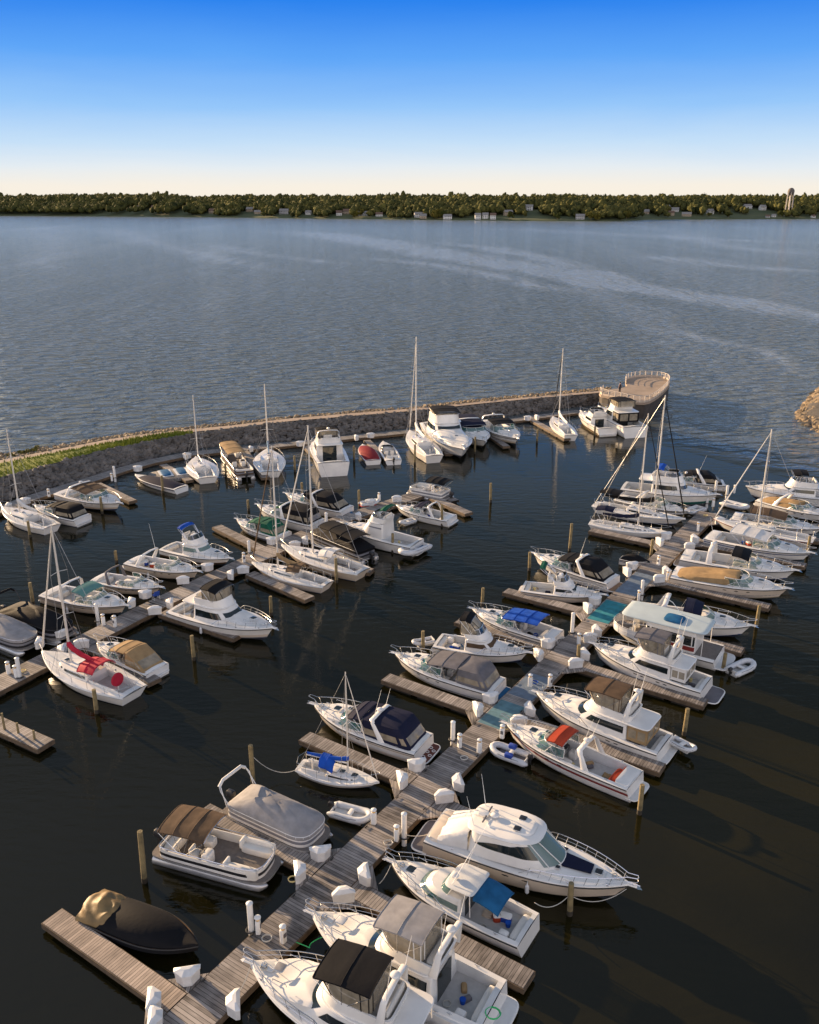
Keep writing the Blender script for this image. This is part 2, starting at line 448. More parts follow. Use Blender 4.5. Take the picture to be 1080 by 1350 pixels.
def seat(root, c, d, rz=0, k='seat', back=True, name='seat'):
    mb = MB(); mb.rbox(c, d, k, rz)
    if back:
        bx, by = -d[0] / 2 + .06, 0
        mb.rbox((c[0] + bx * cos(rz), c[1] + bx * sin(rz), c[2] + d[2] * .6), (.14, d[1] * .96, .45), k, rz)
    mb.build(name, root)
def helm(root, x, y, z, rz=0):
    mb = MB(); mb.rbox((x, y, z), (.5, .7, .75), 'gel'); mb.box((x - .18, y, z + .5), (.2, .5, .22), 'black', rx=-.4)
    mb.build('helm_console', root)
    w = MB(); w.tube([(x - .38 + .1 * sin(a) * 0, y + .19 * cos(a), z + .62 + .19 * sin(a)) for a in [2 * pi * i / 12 for i in range(13)]], .018, 'black', 5)
    w.tube([(x - .2, y, z + .6), (x - .38, y, z + .62)], .02, 'chrome', 5); w.build('steering_wheel', root)
def outboard(root, x, y, z, s=1., k='black', up=False):
    o = MB()
    o.rbox((x - .1 * s, y, z + .45 * s), (.5 * s, .34 * s, .42 * s), k, b=.12 * s)
    o.box((x - .12 * s, y, z - .2 * s), (.16 * s, .12 * s, .7 * s), 'rubber')
    o.box((x + .08 * s, y, z + .12 * s), (.25 * s, .25 * s, .18 * s), 'rubber')
    o.box((x - .16 * s, y, z - .32 * s), (.42 * s, .2 * s, .03 * s), 'rubber')
    return o.build('outboard_motor', root)
def platform(root, h, d=.8, k='gel', top='nonskid', z=.28, rings=False, wf=.92):
    x1 = -h.L / 2 + .1; w = h.hb(-h.L / 2) * wf
    mb = MB(); A = []
    for z_, ins in ((z - .07, .05), (z - .02, 0), (z + .02, .02)):
        A.append(ring(x1 - d + ins, x1, w - ins, z_, z_, 5, 30, xm=x1 - .05, n=28))
    mb.loft(A, k)
    inner = ring(x1 - d + .09, x1 - .06, w - .1, z + .026, z + .026, 6, 30, xm=x1 - .1, n=28); mb.face(inner, top)
    mb.build('swim_platform', root)
    if rings: 
        for px, py in ((x1 - d * .35, -w * .5), (x1 - d * .35, -.1), (x1 - d * .35, w * .4), (x1 - d * .7, -w * .3), (x1 - d * .7, w * .15)):
            r = MB(); r.tube([(px + .11 * cos(a), py + .11 * sin(a), z + .05) for a in [2 * pi * i / 10 for i in range(11)]], .022, 'pvc', 5); r.build('mat_ring', root)
def portholes(h, root, us, fr=.72, s=.16, both=True, k='glass', ht=.05):
    for u in us:
        mb = MB()
        for sg in ((1, -1) if both else (1,)):
            a = Vector(h.side(u - .012, fr)); b = Vector(h.side(u + .012, fr)); d = (b - a).normalized(); c = (a + b) / 2
            n = Vector((-d.y, d.x, 0)) if True else 0
            if n.y < 0: n = -n
            t2 = (Vector(h.side(u, fr + .1)) - Vector(h.side(u, fr - .1))).normalized()
            P = []
            for i in range(12):
                q = c + d * s * cos(2 * pi * i / 12) + t2 * ht * sin(2 * pi * i / 12) + n * .012
                P.append((q.x, q.y * sg, q.z))
            mb.face(P if sg > 0 else P[::-1], k)
        mb.build('porthole', root)
def place(name, bow, stern, fb, fs, label, cat, short, group, beam=None, Lo=None, roll=0):
    bx, by = at(*bow, fb); sx, sy = at(*stern, fs)
    L = hypot(bx - sx, by - sy); rz = atan2(by - sy, bx - sx)
    if Lo: # keep the nearer, better seen end when a length is given
        sx, sy = bx - cos(rz) * Lo, by - sin(rz) * Lo; L = Lo
    root = empty(name, ((bx + sx) / 2, (by + sy) / 2, 0), rz, label, cat, group)
    if roll: root.rotation_euler[0] = radians(roll)
    BOATS.append((short, (bx + sx) / 2, (by + sy) / 2))
    return root, L
def clutter(root, h, x0, x1, z, w, n=5, seed=0):
    rr = random.Random(seed); N_ = ['cooler', 'cushion', 'bag', 'bucket', 'towel', 'rope_coil']
    for _ in range(n):
        k = rr.choice(N_); x = rr.uniform(x0, x1); y = rr.uniform(-w, w); m = MB(); a = rr.uniform(0, 3)
        if k == 'cooler': m.rbox((x, y, z), (.6, .38, .32), rr.choice(['gel', 'bag_blue', 'c_red']), a, b=.04); m.rbox((x, y, z + .32), (.62, .4, .07), 'gel', a, b=.02)
        elif k == 'cushion': m.rbox((x, y, z + .02), (.5, .45, .12), rr.choice(['seat_tan', 'c_navy', 'c_white', 'c_dgrey']), a)
        elif k == 'bag': m.rbox((x, y, z), (.5, .28, .26), rr.choice(['c_dgrey', 'c_black', 'c_navy', 'c_tan']), a, b=.1)
        elif k == 'bucket': m.tube([(x, y, z), (x, y, z + .3)], [.11, .15], rr.choice(['pvc', 'c_blue', 'yellow']), 10)
        elif k == 'towel': m.grid([[(x + i * .12, y + j * .12, z + .03 + .03 * sin(i * 2 + j)) for j in range(5)] for i in range(5)], rr.choice(['c_red', 'c_steel', 'c_tan', 'c_white']))
        else: m.tube([(x + .18 * cos(t * .6), y + .18 * sin(t * .6), z + .03 + t * .003) for t in range(32)], .018, rr.choice(['rope', 'c_blue', 'rope']), 5)
        m.build(k, root)
def handrail(root, pts, hgt=.10):
    for sg in (1, -1):
        P_ = [(x, sg * y, z + hgt) for x, y, z in pts]; m = MB(); m.tube([(P_[0][0], P_[0][1], P_[0][2] - hgt)] + P_ + [(P_[-1][0], P_[-1][1], P_[-1][2] - hgt)], .018, 'chrome', 5)
        m.build('grab_rail', root)
GM = 'motor cruisers moored in the slips'
def motor(name, bow, stern, label, cat, short, style='express', canvas=None, beam=.345, fb=.15, fs=.105, hullk='gel', stripe='blue_stripe', low=None, group=GM, p=2.65, o={}):
    g = lambda k, d=None: o.get(k, d)
    # provisional length to size the freeboards
    Lp = hypot(at(*bow, 1)[0] - at(*stern, 1)[0], at(*bow, 1)[1] - at(*stern, 1)[1])
    FB, FS = fb * Lp ** .95, fs * Lp ** .95
    root, L = place(name, bow, stern, FB, FS, label, cat, short, group, Lo=g('L'), roll=g('roll', 0))
    plat = g('plat', .7)
    # the measured stern point is the outer end of the swim platform when there is one
    if plat and not g('stern_is_hull'):
        rz = root.rotation_euler[2]; root.location.x += cos(rz) * plat * .4; root.location.y += sin(rz) * plat * .4; L -= plat * .8
    B = beam * L if L > 8 else beam * L * 1.06
    h = Hull(L, B, FB, FS, p=p, ts=g('ts', .9))
    h.build(root, hullk, stripe, bandf=g('bandf', (.66, .76)), low=low, bootk=['black', 'scum', 'blue_stripe', 'scum', 'grey_stripe'][int(bow[0] + bow[1]) % 5], rail=g('rail', 'rubber'))
    if plat: platform(root, h, plat, top=g('plattop', 'nonskid'), rings=g('rings', False))
    near = g('near', False)
    if g('anchor', True): anchor(h, root)
    if near: windlass(h, root); cleats(h, root)
    if g('ports', True): portholes(h, root, g('portu', (.5, .6, .7)), s=.018 * L)
    hb = B / 2
    if style == 'express':
        xc = g('xc', .10) * L; sole = FS * .35
        h.deck(root, xc=xc, vin=.8, sole=sole, xt=.09 * L, deckk=g('deckk', 'nonskid'))
        zt = h.sz(xc) + .02
        tr = MB(); xf = .40 * L
        rise = g('rise', .045 * L)
        shell(tr, [(xc - .02, xf, hb * .70, zt, h.sz(xf) + .02, 12, 2.0), (xc - .02, xf - .1, hb * .68, zt + rise * .7, h.sz(xf) + .1, 12, 2.0), (xc - .02, xf - .35, hb * .60, zt + rise, h.sz(xf) + .12, 12, 2.0)], 'gel', camber=.07)
        tr.build('cabin_top', root)
        cz = zt + rise + .05
        if near or g('hatch', True):
            hatch(root, xc + (xf - xc) * .55, 0, cz + .01, .5); 
            if near: hatch(root, xc + (xf - xc) * .25, .28 * hb, cz, .3); hatch(root, xc + (xf - xc) * .25, -.28 * hb, cz, .3)
        ht = g('wsh', .062 * L)
        windshield(root, xc - .16 * L, xc + .16 * L, hb * .84, zt + .10, ht, rake=.10 * L, fk=g('wfk', 'gel'), k=g('glass', 'glass_teal'))
        # cockpit furniture
        helm(root, xc - .35, -hb * .38, sole); seat(root, (xc - 1.15, -hb * .4, sole), (.55, .6, .55), 0)
        seat(root, (xc - .9, hb * .42, sole), (1.3, .55, .5), pi); 
        if not g('tender_cover'):
            seat(root, (-L / 2 + .09 * L + .35, 0, sole), (.6, B * .62, .45), 0, g('seatk', 'seat'), name='stern_seat')
        sp = MB(); shell(sp, [(-L / 2 + .02, -L / 2 + .1 * L, hb * .75, FS + .0, FS + .0, 8, 8), (-L / 2 + .08, -L / 2 + .1 * L, hb * .72, FS + .12, FS + .12, 8, 8)], 'gel', .04); sp.build('sunpad', root)
        ztop = zt + .10 + ht + g('th', .55)
        if g('arch', True):
            ax = g('ax', -.22) * L; at_x = ax + g('alean', .10) * L
            arch(root, ax, hb * .86, FS + .05, at_x, hb * .78, ztop, depth=.04 * L, k=g('archk', 'gel'))
            if near or g('dome', False): dome(root, at_x, g('domey', 0), ztop + .12)
            if g('ant', True): antenna(root, at_x, hb * .5, ztop, 2.4, (-.3, .1))
            if near: antenna(root, at_x, -hb * .5, ztop, 1.6, (-.3, .1))
        if canvas:
            bx1 = xc - .02 * L
            bx0 = g('b0', -.22) * L + (.10 * L if g('arch', True) else 0)
            bimini(root, bx0, bx1 + .02 * L, hb * .82, ztop, zt + .12 + ht + g('th2', .28), canvas, legs=(g('legx', -.08) * L, FS + .1), bows=g('bows', 3))
            if g('front_clear', near):
                q = MB(); q.grid([[(xc + .01 * L, hb * .7 * v, zt + .10 + ht * .95), (bx1 + .03 * L, hb * .78 * v, zt + .03 + ht + g('th2', .28))] for v in (-1, -.5, 0, .5, 1)], 'vinyl'); q.build('clear_window', root)
            if g('camper'):
                enclosure(root, h, -L / 2 + .03 * L, bx0 + .02 * L, hb * .84, ztop - .12, g('camperk', canvas), zb=FS + .06, xtop=(-L / 2 + g('cslope', .14) * L, bx0), wtop=hb * .78)
            elif g('side'):
                q = MB()
                for sg in (1, -1):
                    q.grid([[(x, sg * hb * .82, h.sz(x) + .06), (x, sg * hb * .81, ztop - .22)] for x in (bx0, (bx0 + bx1) / 2, bx1)], g('sidek', 'vinyl'))
                q.build('side_curtain', root)
        if g('tender_cover'):
            # taut cover from windshield to the stern
            c = MB(); shell(c, [(-L / 2 + .02 * L, xc - .02 * L, hb * .86, FS + .06, zt + .1, 4, 8), (-L / 2 + .08 * L, xc - .02 * L, hb * .78, FS + .3, zt + .1 + ht * .9, 3, 8), (-L / 2 + .2 * L, xc - .04 * L, hb * .5, FS + .55, zt + .1 + ht * 1.0, 3, 8)], g('tender_cover'), .06); c.build('cockpit_cover', root)
        bow_rail(h, root, -.02 * L if not g('rx') else g('rx') * L, ht=.5, ns=6, mid=g('mid', False))
    elif style in ('fly', 'sedan', 'hardtop'):
        # salon house with windows, flybridge or hard top above
        sole = FS * .45; xa, xf = g('xa', -.22) * L, g('xf', .20) * L
        h.deck(root, xc=xa, vin=.8, sole=sole, xt=.03 * L, deckk=g('deckk', 'nonskid'))
        z0 = h.sz(xa) + .0; hh = g('hh', .115) * L; zw = z0 + hh; w = hb * .80
        tr = MB(); tf = .42 * L; rise = g('rise', .05) * L
        shell(tr, [(xf - .16 * L, tf, hb * .66, h.sz(xf), h.sz(tf) + .02, 12, 1.9), (xf - .16 * L, tf - .1, hb * .64, h.sz(xf) + rise * .8, h.sz(tf) + .08, 12, 1.9), (xf - .16 * L, tf - .35, hb * .55, h.sz(xf) + rise, h.sz(tf) + .1, 12, 1.9)], g('trunkk', 'gel'), .08)
        tr.build('cabin_trunk', root)
        hatch(root, xf + (tf - xf) * .45, 0, h.sz(xf) + rise + .06, .5, g('hatchk', 'glass'))
        rk = g('rake', .13) * L
        hw = MB(); nfH = 2.6
        A = ring(xa, xf, w, z0, h.sz(xf) + .02, 14, nfH, n=48, xm=xa + (xf - xa) * .35); Bt = ring(xa + .05, xf - rk, w * .9, zw, zw, 14, nfH, n=48, xm=xa + (xf - xa) * .3)
        T2 = ring(xa + .05, xf - rk - .1, w * .82, zw + .09, zw + .09, 12, nfH, n=48, xm=xa + (xf - xa) * .3)
        top = [[(p[0] * 1, p[1] * f_, p[2] + .05 * (1 - f_ ** 2)) if f_ == 1 else ((xa + xf - rk) / 2 + (p[0] - (xa + xf - rk) / 2) * f_, p[1] * f_, p[2] + .05 * (1 - f_ ** 2)) for p in T2] for f_ in (.7, .3)]
        hw.loft([A, Bt, T2] + top, g('housek', 'gel'), cap0=False); house = hw.build('house', root)
        gw = MB()
        w0, w1 = g('win', (.42, .86)); gk = g('glass', 'glass')
        n = 48
        band(gw, A, Bt, w0 + .1, w1 + .02, g('wf0', -.13), -g('wf0', -.13), gk, .012)
        gw.build('front_window', house)
        for sg in (0, 1):
            q = MB()
            a0, a1 = g('wsd', (.16, .30)); 
            if sg: a0, a1 = 1 - a1, 1 - a0
            band(q, A, Bt, w0, w1, a0, a1, gk, .012); q.build('side_window', house)
        if not g('notr'): 
            q = MB(); q.box((xa - .012, 0, z0 - (z0 - sole) + .05), (.02, w * 1.0, hh + z0 - sole - .25), 'glass'); q.build('salon_door', house)
        if style == 'fly':
            fa, ff = g('fa', xa / L - .02) * L, (xf - rk) - .10 + g('fext', .0) * L
            fz = zw + .08; cw = w * .86; chh = .055 * L
            sl = MB(); 
            ov = g('over', 0.12) * L   # hard top over the cockpit
            shell(sl, [(xa - ov, ff + .02, w * .93, fz, fz, 10, 3), (xa - ov - .04, ff + .06, w * .95, fz + .05, fz + .05, 10, 3), (xa - ov, ff, w * .93, fz + .1, fz + .1, 10, 3)], 'gel', .03); sl.build('flybridge_deck', root)
            co = MB(); O = ring(fa + .1, ff - .02, cw, fz + .1, fz + .1, 8, 2.6, n=40); O2 = ring(fa, ff - .30, cw * .95, fz + chh, fz + chh * 1.35, 8, 2.6, n=40); I2 = ring(fa + .1, ff - .42, cw * .87, fz + chh, fz + chh * 1.35, 8, 2.6, n=40); I1 = ring(fa + .12, ff - .42, cw * .86, fz + .14, fz + .14, 8, 2.6, n=40)
            co.loft([O, O2, I2, I1], 'gel', cap0=False, cap1=False); co.face(I1, 'sole'); co.build('flybridge_coaming', root)
            windshield(root, fa + (ff - fa) * .3, ff - .38, cw * .9, fz + chh * .95, .4, rake=.25, nf=2.6, k='glass', fk='chrome', arc=(-95, 95), zf=fz + chh * 1.3, nm=3)
            helm(root, ff - 1.1, 0, fz + .15); seat(root, (ff - 1.9, 0, fz + .15), (.6, 1.2, .4)); seat(root, (fa + .5, 0, fz + .15), (.5, cw * 1.5, .35))
            if g('arch', True):
                ax = fa + g('axo', .05) * L; arch(root, ax, cw * 1.0, fz + .12, ax + g('alean', -.03) * L, cw * .85, fz + 1.65, depth=.028 * L, th=.07)
                dome(root, ax + g('alean', -.03) * L, 0, fz + 1.9); 
                if g('ant', True): antenna(root, ax - .2, cw * .8, fz + 1.4, 2.6, (-.15, .05)); antenna(root, ax - .2, -cw * .8, fz + 1.4, 1.8, (-.15, -.05))
            if canvas:
                b0 = g('b0', None); b0 = (fa + .12 * L) if b0 is None else b0 * L
                bz = fz + 1.75
                c, T = bimini(root, b0, ff - g('bf', .35), cw * .95, bz, bz - .12, canvas, legs=((b0 + ff) / 2, fz + chh), bows=g('bows', 3), legw=cw * .93)
                if g('encl', True):
                    q = MB(); e0 = b0 + .02; e1 = ff - g('bf', .35) - .05
                    A_ = ring(e0, ff - .36, cw * .92, fz + chh, fz + chh * 1.32, 10, 3.0, n=40); B_ = ring(e0, e1, cw * .91, bz - .18, bz - .30, 10, 5, n=40)
                    q.loft([A_, B_], g('enk', 'vinyl'), cap0=False, cap1=False); e = q.build('clear_enclosure', root)
                    z = MB()
                    for i in range(2, 40, 4): z.tube([Vector(A_[i]) * 1.0, Vector(B_[i])], .03, g('seamk', canvas), 4)
                    z.build('enclosure_seam', e)
            if g('aft_encl'):
                q = MB(); x0 = xa - ov + .08; A_ = [(xa, -w * .9), (x0, -w * .9), (x0, w * .9), (xa, w * .9)]
                q.grid([[(x, y, h.sz(xa) + .1), (x, y * .98, fz - .01)] for x, y in A_], g('aft_encl')); e = q.build('aft_curtain', root)
                q = MB()
                for (x_, y_), (x2, y2) in ((A_[0], A_[1]), (A_[1], A_[2]), (A_[2], A_[3])):
                    dx, dy = x2 - x_, y2 - y_
                    for f0, f1 in ((.08, .46), (.54, .92)):
                        nx, ny = (-.015 if abs(dx) < .01 else 0), (0 if abs(dx) < .01 else (.015 if y_ > 0 else -.015))
                        q.face([(x_ + dx * f + nx, y_ + dy * f + ny, z_) for f, z_ in ((f0, h.sz(xa) + .35), (f1, h.sz(xa) + .35), (f1, fz - .2), (f0, fz - .2))], 'vinyl')
                q.build('clear_window', e)
            elif g('over', .12) > .05:
                x0 = xa - ov + .15
                bars('roof_post', root, [[(x0, sg * w * .88, h.sz(x0)), (x0, sg * w * .85, fz)] for sg in (1, -1)], .03, 'gel')
        elif style == 'hardtop':
            # separate hard top on struts behind the windshield
            hx0, hx1 = g('hx', (-.2, .02)); hx0 *= L; hx1 *= L; hz = zw + g('hz', .75)
            q = MB(); 
            shell(q, [(hx0, hx1, w * .86, hz, hz - .05, 9, 5), (hx0 - .05, hx1 + .05, w * .9, hz + .05, hz, 9, 5), (hx0, hx1, w * .84, hz + .1, hz + .05, 9, 5)], g('htk', 'nonskid'), .06); q.build('hardtop', root)
            windshield(root, hx0 + .3, hx1 + .45, w * .84, zw + .05, hz - zw - .08, rake=.45, nf=3, k='glass_teal', fk='gel', arc=(-80, 80), nm=2)
            bars('hardtop_frame', root, [[(hx0 + .1, sg * w * .82, h.sz(hx0)), (hx0 + .15, sg * w * .8, hz)] for sg in (1, -1)], .03, 'gel')
            if g('aftawn'):
                bimini(root, hx0 - g('awnl', 1.5), hx0 - .02, w * .8, hz - .25, hz + .03, g('aftawn'), name='awning', bows=2)
            dome(root, hx1 - .3, w * .3, hz + .2, .22); antenna(root, hx1 - .4, w * .7, hz + .1, 3.2, (-.35, -.55)); antenna(root, hx1 - .4, -w * .7, hz + .1, 2.8, (-.35, .2))
        bow_rail(h, root, g('rx', 0.0) * L, ht=.55, ns=6, mid=near)
        st = MB(); st.rbox((-L / 2 + .45, 0, sole), (.45, hb * 1.3, .42), 'seat'); st.build('stern_seat', root)
        if near:
            t = MB(); t.rbox((-L / 2 + .12 * L, hb * .55, sole), (.5, .4, .45), 'gel'); t.build('cockpit_box', root)
    sd = int(abs(bow[0] * 7 + bow[1]))
    if style != 'none':
        so = FS * .4
        clutter(root, h, -L / 2 + .10 * L, (g('xa', -.22) if style != 'express' else .0) * L - .3, so, hb * .55, 5 if near else 3, sd)
        handrail(root, [(x * L, hb * .42, h.dz(x * L) + .04 * L) for x in ((.22, .27, .32) if style == 'express' else (.26, .30, .33))])
    rc = MB(); xx = L * .42; rc.tube([(xx + .16 * cos(t * .6), .1 + .16 * sin(t * .6), h.dz(xx) + .02 + t * .002) for t in range(30)], .016, 'rope', 4); rc.build('rope_coil', root)
    if not g('fend', near) and sd % 2: x = h.X(.4); fender(root, x, -h.hb(x) - .03, h.sz(x) - .05); x = h.X(.6); fender(root, x, h.hb(x) + .03, h.sz(x) - .05)
    if g('fend', near):
        for u in (.3, .55): x = h.X(u); fender(root, x, -h.hb(x) - .03, h.sz(x) - .05)
    return root, h
GS = 'sailing boats moored in the slips'
def sailboat(bow, stern, label, short, mast_top_y, mast_u=.58, cover='c_navy', beam=.30, dodger=None, furl='c_white', hullk='gel', stripe='blue_stripe', lines=True, near=False, roll=0, wheelcover=None, bimi=None, boom=True, mr=None, stays=True, boomk=None, boomlen=.36, name='sailboat', extra=None):
    Lp = hypot(at(*bow, 1)[0] - at(*stern, 1)[0], at(*bow, 1)[1] - at(*stern, 1)[1])
    FB, FS = .125 * Lp ** .93, .10 * Lp ** .93
    root, L = place(name, bow, stern, FB, FS, label, 'sailboat', short, GS, roll=roll)
    B = beam * L; h = Hull(L, B, FB, FS, p=2.0, ts=.62, um=.45, sail=True)
    h.build(root, hullk, stripe, bandf=(.82, .88), bootk='blue_stripe', rail='pvc' if stripe != 'mahogany' else 'mahogany')
    hb = B / 2; xc = -.12 * L
    h.deck(root, xc=xc, vin=.55, sole=FS * .55, xt=.05 * L, camber=.06)
    co = MB()
    for sg in (1, -1): co.rbox((-.28 * L, sg * hb * .5, FS), (.30 * L, .12, .22), 'gel')
    co.build('cockpit_coaming', root)
    tr = MB(); xf = .27 * L; z0 = h.sz(0) + .02; ht = .04 * L
    A = ring(xc, xf, hb * .58, z0, h.sz(xf), 14, 2.0, n=40); Bt = ring(xc, xf - .15, hb * .50, z0 + ht, h.sz(xf) + ht * .5, 14, 2.0, n=40)
    tops = [[((xc + xf) / 2 + (p[0] - (xc + xf) / 2) * f_, p[1] * f_, p[2] + .06 * (1 - f_ ** 2)) for p in Bt] for f_ in (.9, .5, .2)]
    tr.loft([A, Bt] + tops, 'gel' if stripe != 'mahogany' else 'nonskid', cap0=False); cab = tr.build('cabin_top', root)
    for sg in (0, 1):
        for a0, a1 in ((.12, .15), (.175, .215), (.235, .29)):
            q = MB()
            if sg: a0, a1 = 1 - a1, 1 - a0
            band(q, A, Bt, .3, .8, a0, a1, 'glass', .01); q.build('window', cab)
    hatch(root, .20 * L, 0, h.sz(.2 * L) + ht * .75, .42); hatch(root, .05 * L, 0, z0 + ht + .05, .35); hatch(root, xc + .4, 0, z0 + ht + .05, .6, 'gel')
    mx = (mast_u - .5) * L
    rz = root.rotation_euler[2]; X = root.location.x + cos(rz) * mx; Y = root.location.y + sin(rz) * mx
    mh = height_at(X, Y, mast_top_y); mr = mr or max(.055, .0085 * L)
    m = MB(); m.tube([(mx, 0, z0), (mx, 0, mh * .6), (mx, 0, mh)], [mr, mr, mr * .7], 'mast', 8)
    m.build('mast', root)
    sp = MB(); lv = (.55,) if L < 9 else (.42, .70)
    for f in lv: sp.tube([(mx - .1, -hb * .40, mh * f), (mx, 0, mh * f + .08), (mx - .1, hb * .40, mh * f)], .022, 'mast', 5)
    sp.build('spreader', root)
    wr = max(.012, .0016 * L)
    ch = MB(); ch.tube([(mx, 0, mh * .985), (-L / 2 + .05, 0, FS + .1)], wr, 'wire', 4)
    for sg in (1, -1):
        pts = [(mx, sg * .03, mh * .97)] + [(mx - .1, sg * hb * .40, mh * f) for f in reversed(lv)] + [(mx - .15, sg * hb * .8, h.sz(mx))]
        ch.tube(pts, wr, 'wire', 4); ch.tube([(mx, 0, mh * lv[0]), (mx + .3, sg * hb * .9, h.sz(mx))], wr, 'wire', 4)
    ch.build('rigging', root)
    fs_ = MB(); fr = .006 * L if furl else wr
    a = Vector((mx + .05, 0, mh * .97)); b = Vector((L / 2 - .12, 0, FB + .15))
    fs_.tube([a, a.lerp(b, .08), a.lerp(b, .5), a.lerp(b, .93), b], [wr, fr * .7, fr, fr * 1.25, wr], furl or 'wire', 6); fs_.build('furled_jib' if furl else 'forestay', root)
    if boom:
        bz = z0 + ht + .75; bl = boomlen * L; bm = MB(); bm.tube([(mx - .05, 0, bz), (mx - bl, 0, bz - .05)], .05, 'mast', 6); bmo = bm.build('boom', root)
        if cover:
            c = MB(); n = 12
            R = []
            for i in range(n + 1):
                t = i / n; x = mx + .05 - (bl + .0) * t; r = (.20 - .10 * t) * (1 + .1 * sin(i * 2.1)) * L / 10; zz = bz + .1 + (.55 * (1 - t) ** 4) * L / 10
                R.append([(x, r * .75 * cos(q), zz + r * 1.3 * sin(q) - (.05 if q > pi else 0)) for q in [2 * pi * j / 10 for j in range(10)]])
            c.loft(R, cover); c.build('sail_cover', root)
    if dodger: bimini(root, xc - .08 * L, xc + .09 * L, hb * .60, z0 + ht + 1.0, z0 + ht + .75, dodger, legs=(xc, FS + .2), bows=3, name='dodger', drop=.5)
    if bimi: bimini(root, -.42 * L, -.2 * L, hb * .62, FS + 1.95, FS + 2.0, bimi, legs=(-.3 * L, FS + .2), bows=3)
    w = MB(); wx = -.33 * L; R_ = .3 if L < 9 else .42
    w.tube([(wx, R_ * cos(a), FS * .55 + .85 + R_ * sin(a)) for a in [2 * pi * i / 14 for i in range(15)]], .02, 'chrome', 5); w.tube([(wx, 0, FS * .5), (wx, 0, FS * .55 + .9)], .06, 'gel', 6)
    w.build('steering_wheel', root)
    if wheelcover:
        q = MB(); R = []
        for x_, r_ in ((wx - .10, .1), (wx - .08, R_ + .08), (wx + .05, R_ + .1), (wx + .08, .1)): R.append([(x_, r_ * cos(a), FS * .55 + .85 + r_ * sin(a)) for a in [2 * pi * i / 16 for i in range(16)]])
        q.loft(R, wheelcover); q.build('wheel_cover', root)
    # pulpit, pushpit and lifelines
    pr = []; 
    for sg in (1, -1):
        ll = [(h.X(u), sg * h.hbu(u) * .95, h.szu(u) + .6) for u in (.03, .15, .3, .45, .6, .75, .88)] + [(L / 2 - .05, sg * .1, FB + .65), (L / 2 + .05, 0, FB + .65)]
        pr.append(ll)
        for q in ll[:-2]: pr.append([(q[0], q[1], q[2] - .6), q])
    pr.append([(-L / 2 + .03 * L, -h.hbu(.03) * .95, FS + .6), (-L / 2 - .05, 0, FS + .6), (-L / 2 + .03 * L, h.hbu(.03) * .95, FS + .6)])
    bars('lifeline', root, pr, .014, 'chrome', 4)
    ws = MB()
    for sg in (1, -1): ws.tube([(-.2 * L, sg * hb * .55, FS + .22), (-.2 * L, sg * hb * .55, FS + .38)], .06, 'chrome', 8)
    ws.build('winch', root)
    return root, h
GP = 'pontoon boats moored in the slips'
